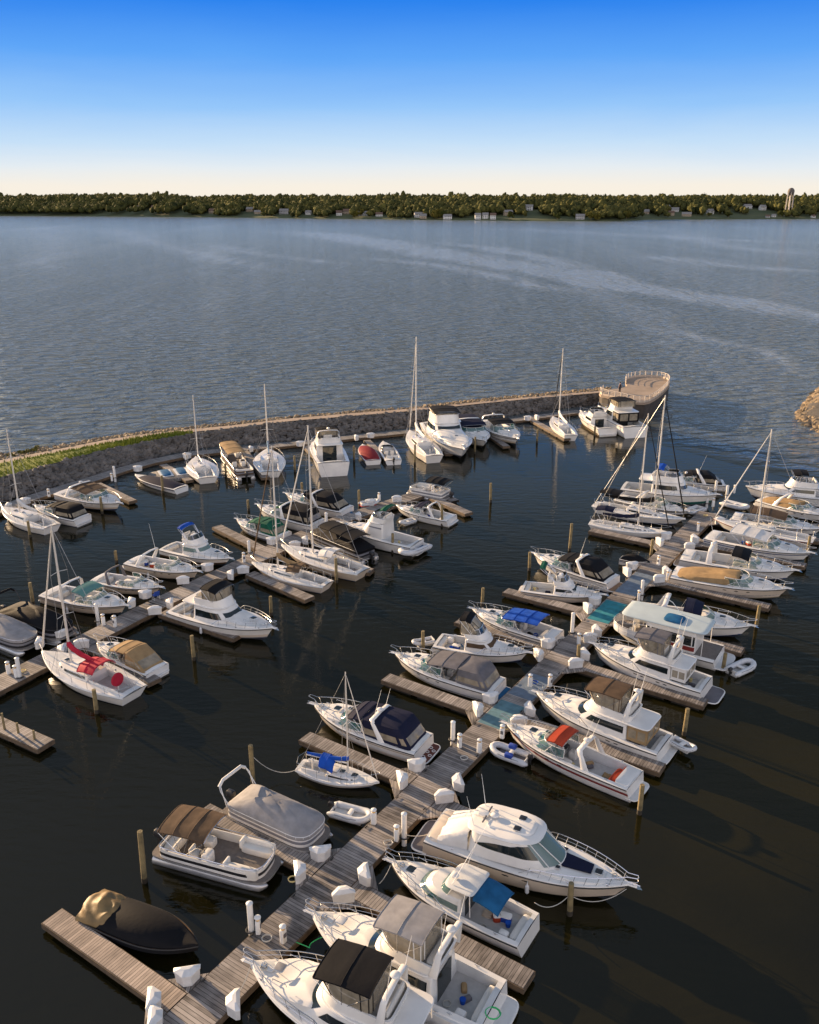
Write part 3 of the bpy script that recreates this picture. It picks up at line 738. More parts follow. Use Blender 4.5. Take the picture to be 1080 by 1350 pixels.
def pontoon(bow, stern, label, short, canvas='c_black', cover=None, bf=(.02, .42), panel='gel', beam=.34, near=False, mesh_only=False, fence='grey_stripe', frame='chrome', raised=False, out=True, carpet='carpet', seatk='seat'):
    root, L = place('pontoon_boat', bow, stern, .6, .6, label, 'pontoon boat', short, GP)
    B = 2.55 if L > 5.5 else 2.2; hb = B / 2
    for sg in (1, -1):
        t = MB(); y = sg * hb * .70
        t.tube([(-L / 2 + .05, y, .18), (-L / 2 + .12, y, .18), (L / 2 - 1.0, y, .18), (L / 2 - .5, y, .22), (L / 2 - .12, y, .36), (L / 2 - .02, y, .42)], [.1, .31, .31, .29, .12, .03], 'alu', 12); t.build('pontoon_tube', root)
    d = MB(); O = [ring(-L / 2, L / 2, hb, z, z, 10, 3.2, n=48, xm=L * .28) for z in (.50, .62)]
    d.loft(O, 'alu', cap1=False); d.face(ring(-L / 2, L / 2, hb, .62, .62, 10, 3.2, n=48, xm=L * .28), carpet); d.build('deck', root)
    # fence panels with a rail on top
    xa, xf = -L / 2 + .55, L / 2 - .35
    F0 = ring(xa, xf, hb - .06, .63, .63, 14, 3.2, n=64, xm=L * .22); F1 = [(x, y, z + .55) for x, y, z in F0]; F2 = [(x, y, z + .68) for x, y, z in F0]
    I0 = [(x * .985, y * .95, z) for x, y, z in F1]; I1 = [(x, y, z - .55) for x, y, z in I0]
    f = MB(); f.loft([F0, [(x, y, z + .17) for x, y, z in F0], [(x, y, z + .36) for x, y, z in F0], F1, I0, I1], panel, ks=[panel, fence, panel, 'gel', 'seat'], cap0=False, cap1=False); f.build('side_fence', root)
    r = MB(); r.tube(F2 + [F2[0]], .022, frame, 5)
    for i in range(0, 64, 4): r.tube([F1[i], F2[i]], .016, frame, 4)
    r.build('rail', root)
    if not cover:
        for sg in (1, -1):
            s_ = MB(); s_.rbox((L / 2 - 1.5, sg * (hb - .42), .63), (1.9, .6, .42), seatk); s_.rbox((L / 2 - 1.5, sg * (hb - .2), .9), (1.9, .18, .4), seatk); s_.rbox((L / 2 - 2.42, sg * (hb - .42), .9), (.16, .6, .45), seatk); s_.build('bench_seat', root)
        helm(root, -.02 * L, -hb * .55, .63); seat(root, (-.02 * L - .75, -hb * .5, .63), (.6, .6, .5), 0, seatk, name='captain_seat'); seat(root, (-.02 * L - .6, hb * .4, .63), (.6, .6, .5), 0, seatk, name='captain_seat')
        s_ = MB(); s_.rbox((-L / 2 + 1.0, 0, .63), (.8, B * .7, .42), seatk); s_.rbox((-L / 2 + 1.35, 0, .9), (.18, B * .7, .3), seatk); s_.rbox((-L / 2 + 1.9, hb * .62, .63), (1.0, .6, .42), seatk); s_.build('stern_lounge', root)
    else:
        c = MB(); R = []
        n = 64; lev = ((1.0, .45), (1.01, .70), (.93, .82), (.80, .98), (.6, 1.25), (.38, 1.45), (.16, 1.5))
        for k_, (f_, dz) in enumerate(lev):
            R.append([(x * f_ - L * .02 * k_ / 6, y * f_, .62 + dz + (.10 * noise.noise(Vector((x * 1.3, y * 1.5, k_ * .7))) + .06 * sin(x * 2.2 + y)) * (k_ > 1)) for x, y, z in F0])
        c.loft(R, cover, cap0=False); c.build('mooring_cover', root, sharp=80)
    if canvas:
        x0, x1 = bf; x0 = -L / 2 + x0 * L; x1 = -L / 2 + x1 * L
        if raised:   # folded bow frame only
            q = MB()
            for dx, rr in ((0, .03), (.3, .03)):
                q.tube([(x0 + .9 - dx, -hb * .9, 1.2), (x0 + .2 + dx * .4, -hb * .9, 2.1), (x0 + dx * .4, -hb * .82, 2.4), (x0 + dx * .3, -hb * .55, 2.56), (x0 + dx * .3, 0, 2.6), (x0 + dx * .3, hb * .55, 2.56), (x0 + dx * .4, hb * .82, 2.4), (x0 + .2 + dx * .4, hb * .9, 2.1), (x0 + .9 - dx, hb * .9, 1.2)], rr, frame, 6)
            q.build('bimini_frame', root)
            q = MB(); q.tube([(x0 + .05, -hb * .85, 2.3), (x0 + .05, -hb * .6, 2.58), (x0 + .05, hb * .6, 2.58), (x0 + .05, hb * .85, 2.3)], .10, canvas, 8); q.build('furled_bimini', root)
        else:
            bimini(root, x0, x1, hb * .95, 2.55, 2.6, canvas, legs=((x0 + x1) / 2, 1.25), bows=4, drop=.22)
    if out: outboard(root, -L / 2 - .05, 0, .35, 1.1)
    return root
GD = 'small inflatable dinghies'
def dinghy(bow, stern, label, short, tube='tube_grey', motor=True, bags=None, z=0., seatk='gel', rz=None, floor='sole', cat='dinghy', name='inflatable_dinghy', Lx=None):
    bx, by = at(*bow, z + .35); sx, sy = at(*stern, z + .35); L = hypot(bx - sx, by - sy); 
    if Lx: L = Lx
    a = atan2(by - sy, bx - sx)
    root = empty(name, ((bx + sx) / 2, (by + sy) / 2, z), a, label, cat, GD); BOATS.append((short, (bx + sx) / 2, (by + sy) / 2))
    B = .5 * L if L < 4 else .42 * L; r = .075 * L; hb = B / 2 - r
    t = MB(); pts = [(-L / 2, -hb, .28)] + [(-L / 2 + L * .1 * i, -hb, .28) for i in range(1, 7)]
    for i in range(9):
        q = -pi / 2 + pi * i / 8; pts.append((L * .14 + (L * .36 - r) * cos(q) ** .8 if cos(q) > 1e-6 else L * .14, hb * sin(q), .28 + .14 * max(0, cos(q))))
    pts += [(-L / 2 + L * .1 * i, hb, .28) for i in range(6, 0, -1)] + [(-L / 2, hb, .28)]
    rr = [r * .35] + [r] * (len(pts) - 2) + [r * .35]
    t.tube(pts, rr, tube, 10); t.build('tube', root, sharp=60)
    f = MB(); f.box((-L * .08, 0, .02), (L * .72, hb * 2 - .02, .12), floor); f.box((-L * .42, 0, .08), (.06, hb * 2, .4), 'gel'); f.build('floor', root)
    s_ = MB(); s_.rbox((-L * .02, 0, .3), (.3, hb * 2 + .1, .1), seatk); s_.build('seat', root)
    if motor: outboard(root, -L * .46, 0, .12, .7)
    if bags:
        for x_, y_ in ((-.05, hb), (.02, -hb)):
            b = MB(); b.rbox((x_ * L, y_, .38), (.55, .35, .28), bags); b.build('canvas_bag', root)
    g = MB(); 
    for sg in (1, -1): g.tube([(-L * .3, sg * (hb + r * .7), .28 + r * .7), (0, sg * (hb + r * .9), .28 + r * .62), (L * .2, sg * (hb + r * .7), .3 + r * .7)], .014, 'rubber', 4)
    g.build('grab_line', root)
    return root
GR = 'small open runabouts'
def runabout(bow, stern, label, short, cover=None, hullk='gel', stripe='blue_stripe', beam=.36, cat='runabout', name='runabout', bumpy=.0, out=True, cover_full=True, deep=.12, gold=None, towers=False, stripe_low=None):
    root, L = place(name, bow, stern, .75, .6, label, cat, short, GR)
    B = min(beam * L, 2.5); h = Hull(L, B, .78, .6, p=2.6); h.build(root, hullk, stripe, low=stripe_low); hb = B / 2
    if deep < .2: h.deck(root, xc=.12 * L, vin=.82, sole=.25, xt=.1 * L)
    if cover:
        c = MB(); R = []; n = 26
        for i in range(n + 1):
            u = .0 + .995 * i / n; x = h.X(u); b = h.hbu(u) * 1.02 + .02; z = h.szu(u)
            cr = (.55 * sin(pi * min(1, u * 1.15)) ** .7 if u < .87 else .05 + .35 * (1 - u)) * (1 if cover_full else .7)
            row = []
            for j in range(13):
                v = -1 + j / 6; nz = (noise.noise(Vector((x * 1.1, v * 2.2, 3.1))) * .22 + noise.noise(Vector((x * 3.1, v * 4.2, 1))) * .09) * bumpy * (1 - u) * (1 - v * v) ** .5
                row.append((x, b * v, z - deep * (abs(v) == 1) + .02 + cr * (1 - abs(v) ** 2.2) + nz))
            R.append(row)
        c.grid(R, cover); c.build('mooring_cover', root, sharp=80)
        if gold:
            q = MB(); R = []
            for i in range(33):
                u = -.03 + .34 * i / 32; x = h.X(u); uu = max(.01, u); b = h.hbu(uu) * (1.03 - .25 * (i / 32) ** 2); z = h.szu(uu); row = []
                for j in range(29):
                    v = -1 + j / 14; 
                    nz = (.22 - abs(noise.noise(Vector((x * 1.1 + v * .8, v * 1.1 - x * .5, 7)))) * 1.2) * .30 + .045 * sin(x * 7 + v * 5 + 2 * noise.noise(Vector((x, v, 4))))
                    row.append((x + .12 * noise.noise(Vector((x, v * 3, 2))), b * v, z + .10 - .15 * (abs(v) == 1) + .55 * (1 - abs(v) ** 2.4) * (.45 + .55 * sin(pi * min(1, (u + .05) * 2.8))) + nz * (1 - v ** 4)))
                R.append(row)
            q.grid(R, gold); q.build('sun_tinted_folds', root, sharp=80)  # crumpled part of the cover itself, its sunlight painted as gold colour
    else:
        windshield(root, -.02 * L, .2 * L, hb * .75, .72, .4, rake=.3, k='glass', fk='chrome')
        seat(root, (-.1 * L, -.4, .25), (.5, .5, .45)); seat(root, (-.1 * L, .4, .25), (.5, .5, .45)); seat(root, (-.36 * L, 0, .25), (.5, B * .7, .45), name='stern_seat')
    if out: outboard(root, -L / 2 - .05, 0, .25, .95)
    if towers:
        q = MB(); 
        for dx in (0, .25): q.tube([(-.05 * L - dx, -hb * .9, .7), (-.02 * L - dx, -hb * .7, 2.0), (-.02 * L - dx, hb * .7, 2.0), (-.05 * L - dx, hb * .9, .7)], .03, 'alu', 6)
        q.build('wake_tower', root)
    return root
# ================= the fleet =================
MY = 'motor yacht'; CC = 'cabin cruiser'
# --- main dock, right hand side, nearest first
motor('flybridge_yacht', (330, 1268), (600, 1392), 'cream flybridge yacht with black bimini cut by the bottom edge of the photo', MY, 'black-topped yacht', 'fly', 'c_black', fb=.165, stripe=None,
      o=dict(near=True, over=.12, axo=.05, plat=.6, xf=.27, rake=.16, xa=-.24, b0=-.17, trunkk='gel', encl=True, alean=-.02, ports=False, hh=.10, bf=.02, hatchk='c_grey', rail='pvc', stern_is_hull=True))
motor('flybridge_yacht', (411, 1203), (672, 1335), 'cream flybridge yacht with pale grey bimini, clear curtains and green hose on its stern', MY, 'grey-topped yacht', 'fly', 'c_grey', fb=.165, stripe='green_stripe',
      o=dict(near=True, over=-.02, xa=-.25, xf=.24, rake=.16, plat=.95, enk='vinyl', ports=False, bf=.02, hatchk='gel', bandf=(.9, .95), axo=.02, rail='pvc', b0=-.19, seamk='gel'))
HOSE = (COL.objects[-1])
motor('sportfishing_cruiser', (515, 1135), (697, 1226), 'white cruiser with pale hard top and steel blue awning over its cockpit', CC, 'blue-awning cruiser', 'hardtop', fb=.15, stripe='blue_stripe',
      o=dict(near=True, xa=-.10, xf=.27, rake=.10, rise=.012, hx=(-.17, .03), hz=.6, plat=0, aftawn='c_steel', awnl=1.4, hh=.085, wf0=-.2, ports=False, bandf=(.93, .97), win=(.2, .7), glass='glass_teal'))
# big express with solid hard top, bow to the right
def hardtop_express():
    root, h = motor('hardtop_yacht', (833, 1167), (574, 1087), 'large white hardtop yacht with teal windshield and blue sunpad on its bow', MY, 'big hardtop yacht', 'none', fb=.145, fs=.125, hullk='gel_cream', stripe='grey_stripe', beam=.32,
        o=dict(near=True, plat=1.15, plattop='c_dgrey', bandf=(.93, .97), portu=(.45, .55), ts=.88, stern_is_hull=True))
    L = h.L; hb = h.B / 2; FS = h.fs
    h.deck(root, xc=None)
    # trunk
    t = MB(); xa, xf = -.10 * L, .43 * L
    shell(t, [(xa, xf, hb * .74, h.sz(xa), h.sz(xf) + .02, 12, 1.9), (xa, xf - .15, hb * .70, h.sz(xa) + .3, h.sz(xf) + .10, 12, 1.9), (xa, xf - .5, hb * .60, h.sz(xa) + .42, h.sz(xf) + .12, 12, 1.9)], 'gel', .10); t.build('cabin_trunk', root)
    # deck house with wrap-round glass
    A = ring(-.30 * L, .20 * L, hb * .82, FS + .05, h.sz(.1 * L) + .26, 5, 2.3, n=56, xm=-.05 * L)
    Bt = ring(-.27 * L, .045 * L, hb * .72, FS + 1.35, FS + 1.55, 5, 3.0, n=56, xm=-.08 * L)
    hs = MB(); hs.loft([A, Bt], 'gel', cap0=False); hs = hs.build('house', root)
    g = MB(); band(g, A, Bt, .16, .99, -.15, .15, 'glass_teal', .02); g.build('front_window', hs)
    for s in (0, 1):
        g = MB(); n = 56; P = []
        for i in range(8, 21):
            j = i if not s else (n - i); a, b = Vector(A[j % n]), Vector(Bt[j % n]); t1 = .92 - .35 * max(0, (i - 12) / 8) ; t0 = .42 + .15 * max(0, (i - 12) / 8) 
            o_ = Vector((0, .02 if not s else -.02, 0)); P.append([a.lerp(b, t0) + o_, a.lerp(b, t1) + o_])
        g.grid(P, 'glass'); g.build('side_window', hs)
    fr = MB()
    for i in (-7, -3, 3, 7): fr.tube([Vector(A[i % 56]).lerp(Vector(Bt[i % 56]), .14) + Vector((.03, 0, .02)), Vector(Bt[i % 56]) + Vector((.03, 0, .02))], .03, 'gel', 5)
    fr.build('windshield_frame', hs)
    top = MB(); z = FS + 1.38
    shell(top, [(-.29 * L, .06 * L, hb * .74, z, z + .16, 4, 3), (-.30 * L, .075 * L, hb * .77, z + .07, z + .23, 4, 3), (-.29 * L, .05 * L, hb * .72, z + .16, z + .32, 4, 3)], 'gel', .10)
    top.build('hardtop', root)
    p = MB(); shell(p, [(-.20 * L, .03 * L, hb * .42, z + .24, z + .36, 8, 4), (-.20 * L, .02 * L, hb * .40, z + .34, z + .44, 8, 4)], 'gel', .03); p.build('roof_panel', root)
    for s in (1, -1):
        hatch(root, -.05 * L, s * hb * .26, z + .44, .42, 'black')
    q = MB(); q.tube([(-.22 * L, -hb * .4, z + .4), (-.22 * L, hb * .4, z + .4)], .05, 'c_dgrey', 6); q.rbox((-.24 * L, 0, z + .28), (.6, .35, .2), 'gel'); q.build('radar_bar', root)
    antenna(root, -.26 * L, hb * .5, z + .2, 1.8, (-.2, .1)); antenna(root, -.26 * L, -hb * .5, z + .2, 1.8, (-.2, -.1)); dome(root, -.18 * L, 0, z + .42, .24)
    # fabric cover behind the hard top down to the stern
    c = MB(); R = []
    for i in range(9):
        t = i / 8; x = -.28 * L - .155 * L * t; zz = z + .12 - (z - FS - .35) * t ** 1.25; R.append([(x + .04 * sin(j * 1.9), hb * (.70 + .10 * t) * sin(a), (zz - FS) * max(cos(a), 0) ** .55 + FS - .02 + .03 * sin(j * 2.4) * t) for j, a in enumerate([-pi / 2 + pi * j / 16 for j in range(17)])])
    c.grid(R, 'c_white'); c.build('cockpit_cover', root)
    s_ = MB(); shell(s_, [(-L / 2 + .03, -.40 * L, hb * .80, FS - .02, FS, 4, 8), (-L / 2 + .1, -.40 * L, hb * .74, FS + .18, FS + .2, 4, 8)], 'gel_cream', .06); s_.build('transom_locker', root)
    # sunpad following the trunk top, hatch and side lights
    m = MB(); x0, x1 = .175 * L, .315 * L; P = []
    for i in range(7):
        t = i / 6; x = x0 + (x1 - x0) * t; zz = h.sz(xa) + .42 + (h.sz(xf) + .12 - h.sz(xa) - .42) * (x - xa) / (xf - .5 - xa)
        wv = hb * (.30 - .10 * t); P.append([(x, wv * v, zz + .10 * (1 - (v * .4) ** 2) + .035) for v in (-1, -.5, 0, .5, 1)])
    m.grid(P, 'c_navy'); m.grid([[(a, b, c_ - .05) for a, b, c_ in r] for r in P], 'c_navy'); m.build('sunpad', root)
    hatch(root, .345 * L, 0, h.sz(.345 * L) + .20, .42, 'black'); hatch(root, .165 * L, hb * .42, h.sz(.16 * L) + .36, .25, 'black'); hatch(root, .165 * L, -hb * .42, h.sz(.16 * L) + .36, .25, 'black')
    bow_rail(h, root, 0, ht=.5, ns=9, mid=True)
hardtop_express()
motor('express_cruiser', (666, 953), (850, 1034), 'long white cruiser with red bimini, red hatch covers and dark red side stripe', CC, 'red-topped cruiser', 'express', 'c_red', fb=.14, stripe='red_stripe', beam=.29,
      o=dict(near=True, plat=.75, xc=.10, b0=-.12, alean=.06, ax=-.20, arch=True, bandf=(.52, .70), ant=True, th2=.42, th=.45, seatk='c_red', hatch=True, legx=0))
motor('flybridge_yacht', (706, 912), (888, 985), 'white flybridge yacht with tan and brown bimini, inflatable hanging across its stern', MY, 'tan-topped yacht', 'fly', 'c_brown', fb=.16, stripe=None,
      o=dict(near=True, over=.15, aft_encl='c_tan', axo=.05, plat=.7, xf=.23, rake=.15, xa=-.27, portu=(.3, .36), b0=-.20, bf=.02, seamk='c_brown'))
motor('flybridge_yacht', (781, 848), (951, 908), 'white flybridge yacht with brown bimini and wide grey swim platform', MY, 'brown-topped yacht', 'fly', 'c_dgrey', fb=.165, stripe=None,
      o=dict(near=True, over=.13, aft_encl='gel', axo=.05, plat=1.3, plattop='c_dgrey', xf=.26, rake=.15, xa=-.24, portu=(.3, .36, .5, .56), b0=-.15, bf=.02, seamk='c_dgrey'))
motor('express_cruiser', (992, 825), (823, 800), 'white cruiser with black top and open arch beside the houseboat', CC, 'black-arch cruiser', 'express', 'c_navy', fb=.14, stripe=None, o=dict(b0=-.14, alean=.07, ax=-.26, dome=False, plat=.5, ant=False))
motor('express_cruiser', (1040, 776), (878, 752), 'white cruiser with tan tonneau and teak swim platform on the right of the main dock', CC, 'tan-tonneau cruiser', 'express', None, fb=.145, stripe='grey_stripe', hullk='gel_cream',
      o=dict(arch=False, tender_cover='c_tan', plattop='teak', plat=.9, bandf=(.3, .36), ant=False))
motor('express_cruiser', (1050, 752), (892, 729), 'white cruiser with black bimini and tall swept arch behind the tan tonneau cruiser', CC, 'swept-arch cruiser', 'express', 'c_black', fb=.14, stripe=None, o=dict(ax=-.24, alean=.0, b0=-.15, plattop='carpet', plat=.8, dome=True))
motor('express_cruiser', (1071, 729), (928, 703), 'white cruiser with white bimini and two black oval ports in its side', CC, 'white-topped cruiser', 'express', 'c_white', fb=.14, stripe='blue_stripe', o=dict(b0=-.26, arch=False, ant=False, bows=4, legx=-.1))
sailboat((941, 684), (1074, 712), 'sailboat with dark red mahogany side stripe and white roller sail, right of the main dock', 'mahogany-striped sailboat', 566, mast_u=.55, cover=None, stripe='mahogany', furl='c_white')
motor('express_cruiser', (1085, 697), (962, 679), 'low white cruiser with brown canopy over its stern, behind the mahogany striped sailboat', CC, 'brown-canopy cruiser', 'express', 'c_brown', fb=.12, stripe='grey_stripe', o=dict(ax=-.3, b0=-.3, arch=False, plat=.5, ant=False))
motor('express_cruiser', (1096, 680), (1000, 656), 'white cruiser with beige tonneau cut by the right edge of the photo', CC, 'beige-tonneau cruiser', 'express', None, fb=.14, stripe=None, hullk='gel', o=dict(tender_cover='c_tan', arch=True, ant=False, plat=.5))
motor('sedan_yacht', (983, 641), (1112, 655), 'large smooth white yacht with black top, farthest right on the main dock', MY, 'far right yacht', 'fly', 'c_black', fb=.16, stripe=None, o=dict(over=.05, arch=False, plat=.4, encl=False, hh=.09, anchor=False))
# --- main dock, left hand side
runabout((262, 1247), (124, 1194), 'low dark runabout under black cover with bunched folds tinted sunlit gold', 'black-covered runabout', cover='c_black', hullk='c_brown', stripe=None, gold='tarp', out=False, deep=.3)
pontoon((364, 1148), (214, 1108), 'open pontoon boat with tan and black bimini and beige seats', 'open pontoon boat', canvas='c_brown', bf=(.10, .50), near=True, panel='gel', fence='black', carpet='carpet', seatk='seat')
pontoon((426, 1110), (308, 1056), 'pontoon boat under pale grey mooring cover with its bimini frame raised', 'grey-covered pontoon boat', canvas='c_white', cover='c_grey', bf=(.0, .2), raised=True, frame='pvc')
sailboat((500, 1031), (395, 1008), 'small white sailboat with bright blue boom cover and cockpit cover', 'small blue-covered sailboat', 886, mast_u=.62, cover='c_blue', dodger='c_blue', furl='mast', near=True, mr=.05, beam=.36, boomlen=.52)
motor('express_cruiser', (413, 928), (572, 985), 'white cruiser with navy canvas enclosure and white arch', CC, 'navy-canvas cruiser', 'express', 'c_navy', fb=.15, stripe='tan_stripe', low='gel_cream',
      o=dict(near=True, camper=True, rings=True, plattop='mat_red', plat=.9, b0=-.13, ax=-.22, alean=.10, bandf=(.72, .80)))
motor('express_cruiser', (520, 861), (668, 908), 'white cruiser with grey camper canvas moored along a dark finger pier', CC, 'grey-canvas cruiser', 'express', 'c_dgrey', fb=.14, stripe='black', o=dict(near=True, camper=True, camperk='c_dgrey', arch=False, b0=-.18, plat=.8, plattop='c_steel', cslope=.12, bandf=(.2, .25), ant=False))
motor('flybridge_cruiser', (697, 860), (572, 843), 'white flybridge cruiser with black bimini and wraparound dark windows', CC, 'black-bimini flybridge cruiser', 'fly', 'c_black', fb=.16, stripe='blue_stripe', o=dict(near=True, over=-.03, xa=-.16, xf=.22, plat=.4, arch=False, b0=-.22, bf=1.3, ports=False, glass='c_brown', bandf=(.85, .9), fend=False))
motor('express_cruiser', (622, 802), (742, 841), 'white cruiser with bright blue bimini and thin black side stripe', CC, 'blue-bimini cruiser', 'express', 'c_blue', fb=.15, stripe='black', o=dict(near=True, arch=False, b0=-.34, plat=.6, ant=True, bandf=(.6, .67), legx=-.15, bows=4, front_clear=False, xc=.06))
motor('sedan_cruiser', (796, 784), (684, 772), 'white sedan cruiser with dark green canopy on a dark striped hull', CC, 'green-canopy sedan cruiser', 'fly', 'c_green', fb=.13, stripe='black', hullk='gel_cream', o=dict(over=-.03, xa=-.1, xf=.26, plat=.5, arch=False, encl=False, hh=.09, b0=-.28, bf=2.4, ports=False, bandf=(.88, .94)))
motor('express_cruiser', (703, 729), (818, 767), 'white cruiser with black canvas enclosure, white arch and teak cockpit', CC, 'black-enclosure cruiser', 'express', 'c_black', fb=.15, stripe='black', o=dict(camper=True, plattop='teak', plat=.9, b0=-.2, cslope=.20, bandf=(.55, .6), dome=True))
runabout((857, 741), (819, 735), 'tiny white tender under dark cover below the navy boom sailboat', 'tiny covered tender', cover='c_black', out=False, beam=.42, cat='tender', name='covered_tender')
sailboat((884, 702), (778, 688), 'white sailboat with navy boom cover, nearest of the two on the left side', 'near navy-boom sailboat', 545, mast_u=.6, cover='c_navy', bimi='c_navy', furl='c_black', beam=.28, boomlen=.45)
sailboat((904, 684), (784, 664), 'white sailboat with long black boom cover, behind the navy boom sailboat', 'far black-boom sailboat', 521, mast_u=.66, cover='c_black', bimi='c_black', furl='c_black', beam=.28, boomlen=.55)
motor('express_cruiser', (907, 674), (812, 655), 'white cruiser mostly hidden behind the black boom sailboat, bow to the dock', CC, 'half-hidden cruiser', 'express', None, fb=.13, stripe='black', low='black', o=dict(arch=True, ant=False, plat=.4))
motor('trawler', (947, 652), (822, 640), 'white trawler with blue canvas, dark green boot stripe and windowed wheelhouse', 'trawler', 'blue-canvas trawler', 'fly', 'c_blue', fb=.17, fs=.13, stripe=None, low='green_stripe', o=dict(over=.14, xa=-.18, xf=.20, rake=.05, encl=False, arch=False, plat=0, b0=-.14, bf=2.3, ports=False, win=(.35, .8)))
motor('express_cruiser', (866, 628), (960, 637), 'white cruiser with black enclosure and long antenna at the far end of the main dock', CC, 'far-end enclosure cruiser', 'express', 'c_black', fb=.15, stripe=None, o=dict(camper=True, ax=-.2, cslope=.22, plat=.6))
# --- middle dock, lower side
sailboat((55, 858), (178, 912), 'white sailboat with crimson boom cover, dodger and round wheel cover', 'crimson-covered sailboat', 692, mast_u=.66, cover='c_crimson', dodger='c_crimson', wheelcover='c_crimson', furl='mast', near=True, roll=0, beam=.34)
motor('express_cruiser', (128, 846), (211, 884), 'small white cruiser with tan camper canvas', CC, 'tan-canvas cruiser', 'express', 'c_tan', fb=.15, stripe=None, beam=.34, o=dict(camper=True, arch=False, ant=False, b0=-.15, plat=.35, cslope=.30, near=False, bows=3, front_clear=True, anchor=False))
motor('flybridge_yacht', (361, 828), (233, 797), 'white flybridge yacht with black bimini enclosure and dark front windows', MY, 'black-enclosure flybridge yacht', 'fly', 'c_black', fb=.16, stripe=None, low='gel_cream', o=dict(near=True, over=.12, xa=-.22, xf=.20, rake=.12, plat=.4, arch=False, b0=-.14, ports=False, bf=.5, win=(.3, .8), fend=False))
sailboat((332, 741), (433, 770), 'cream sailboat with tan tarp on its cockpit, nearer the middle dock finger', 'cream sailboat', 588, mast_u=.64, cover='c_tan', furl='c_brown', hullk='gel_cream', dodger='c_brown', stripe='grey_stripe', beam=.31)
sailboat((371, 718), (480, 753), 'white sailboat with bare boom between the cream sailboat and dark pontoon', 'bare-boom sailboat', 561, mast_u=.60, cover=None, furl='c_white', hullk='gel_tan', stripe=None, beam=.31, dodger='c_white')
pontoon((414, 704), (489, 735), 'dark pontoon boat with low black canvas beside the bare boom sailboat', 'dark pontoon boat', canvas='c_black', cover='c_black', bf=(.15, .75), panel='black', frame='alu')
motor('convertible_yacht', (447, 688), (558, 718), 'tall white convertible yacht with green bimini and an inflatable on its platform', MY, 'green-bimini yacht', 'fly', 'c_green', fb=.165, stripe=None, beam=.34, o=dict(over=-.04, xa=-.15, xf=.18, rake=.1, hh=.16, win=(.72, .82), glass='grey_stripe', arch=False, b0=-.18, bf=1.6, plat=.9, encl=False, notr=True, ports=False))
motor('express_cruiser', (522, 666), (600, 684), 'small white cruiser with navy top and white arch beside the yellow piling', CC, 'navy-topped cruiser', 'express', 'c_navy', fb=.14, stripe=None, beam=.36, o=dict(arch=True, ax=-.26, b0=-.16, plat=.5, ant=False, anchor=False))
pontoon((541, 645), (594, 655), 'pontoon boat with small black bimini at the end of the middle dock', 'black-bimini pontoon boat', canvas='c_black', bf=(.05, .5), panel='gel')
dinghy((527, 690), (547, 684), 'small white dinghy beside the green bimini yacht', 'white dinghy by the yacht', motor=False, name='rowing_dinghy')
dinghy((461, 678), (487, 675), 'dark blue dinghy between the green bimini yacht and the walkway', 'dark blue dinghy', tube='c_steel', motor=False, floor='black', name='rowing_dinghy')
# --- middle dock, upper side
motor('cabin_cruiser', (312, 684), (377, 706), 'small white cruiser with dark green canvas beside a long finger pier', CC, 'green-canvas cruiser', 'express', 'c_green', fb=.16, stripe=None, low='c_dgrey', beam=.36, o=dict(camper=True, arch=False, b0=-.15, ant=False, plat=.3, cslope=.2))
motor('express_cruiser', (339, 665), (424, 690), 'white cruiser with black green canvas enclosure and clear panels', CC, 'clear-panel cruiser', 'express', 'c_green', fb=.17, stripe=None, beam=.36, o=dict(camper=True, camperk='c_black', b0=-.1, ax=-.05, alean=.05, plat=.5, cslope=.10, ant=False))
motor('express_cruiser', (376, 650), (462, 672), 'white cruiser with black stern enclosure under a swept white arch', CC, 'black-stern cruiser', 'express', 'c_black', fb=.16, stripe=None, beam=.34, o=dict(camper=True, b0=-.0, ax=-.12, alean=.1, plat=.5, cslope=.22, ant=False, win=False))
motor('cuddy_cruiser', (304, 736), (220, 719), 'old white cuddy cruiser with small blue top and brown lower hull', CC, 'blue-topped cuddy cruiser', 'fly', 'c_blue', fb=.14, stripe=None, low='c_brown', beam=.36, o=dict(over=-.03, xa=-.14, xf=.2, rake=.10, encl=False, hh=.12, b0=-.2, bf=1.8, arch=False, plat=.2, ports=False, glass='glass_teal'))
motor('express_cruiser', (262, 753), (168, 736), 'white cruiser with cream hard arch and folded black bimini', CC, 'cream-arch cruiser', 'express', None, fb=.15, stripe=None, hullk='gel_tan', beam=.34, o=dict(ax=-.3, alean=.1, plat=.8, ant=True, glass='glass_teal'))
motor('express_cruiser', (212, 774), (124, 760), 'white bowrider cruiser with grey arch and dark side gill', CC, 'grey-arch cruiser', 'express', None, fb=.14, stripe='grey_stripe', hullk='gel_tan', beam=.34, o=dict(ax=-.18, alean=-.05, archk='c_dgrey', plat=.5, ant=False))
motor('express_cruiser', (167, 798), (62, 777), 'white cruiser with teal arch top behind the mast of the crimson sailboat', CC, 'teal-top cruiser', 'express', 'c_teal', fb=.15, stripe='grey_stripe', hullk='gel_tan', beam=.34, o=dict(ax=-.2, alean=.0, b0=-.15, plat=.5, ant=False, bows=2))
pontoon((92, 838), (8, 808), 'pontoon boat under black cover with its black bimini frame raised', 'black-covered pontoon boat', canvas='c_black', cover='c_black', bf=(.0, .2), raised=True, panel='black', frame='black')
pontoon((45, 852), (-55, 812), 'pontoon boat under dark grey cover cut by the left edge', 'left-edge pontoon boat', canvas=None, cover='c_grey', panel='black', out=False)
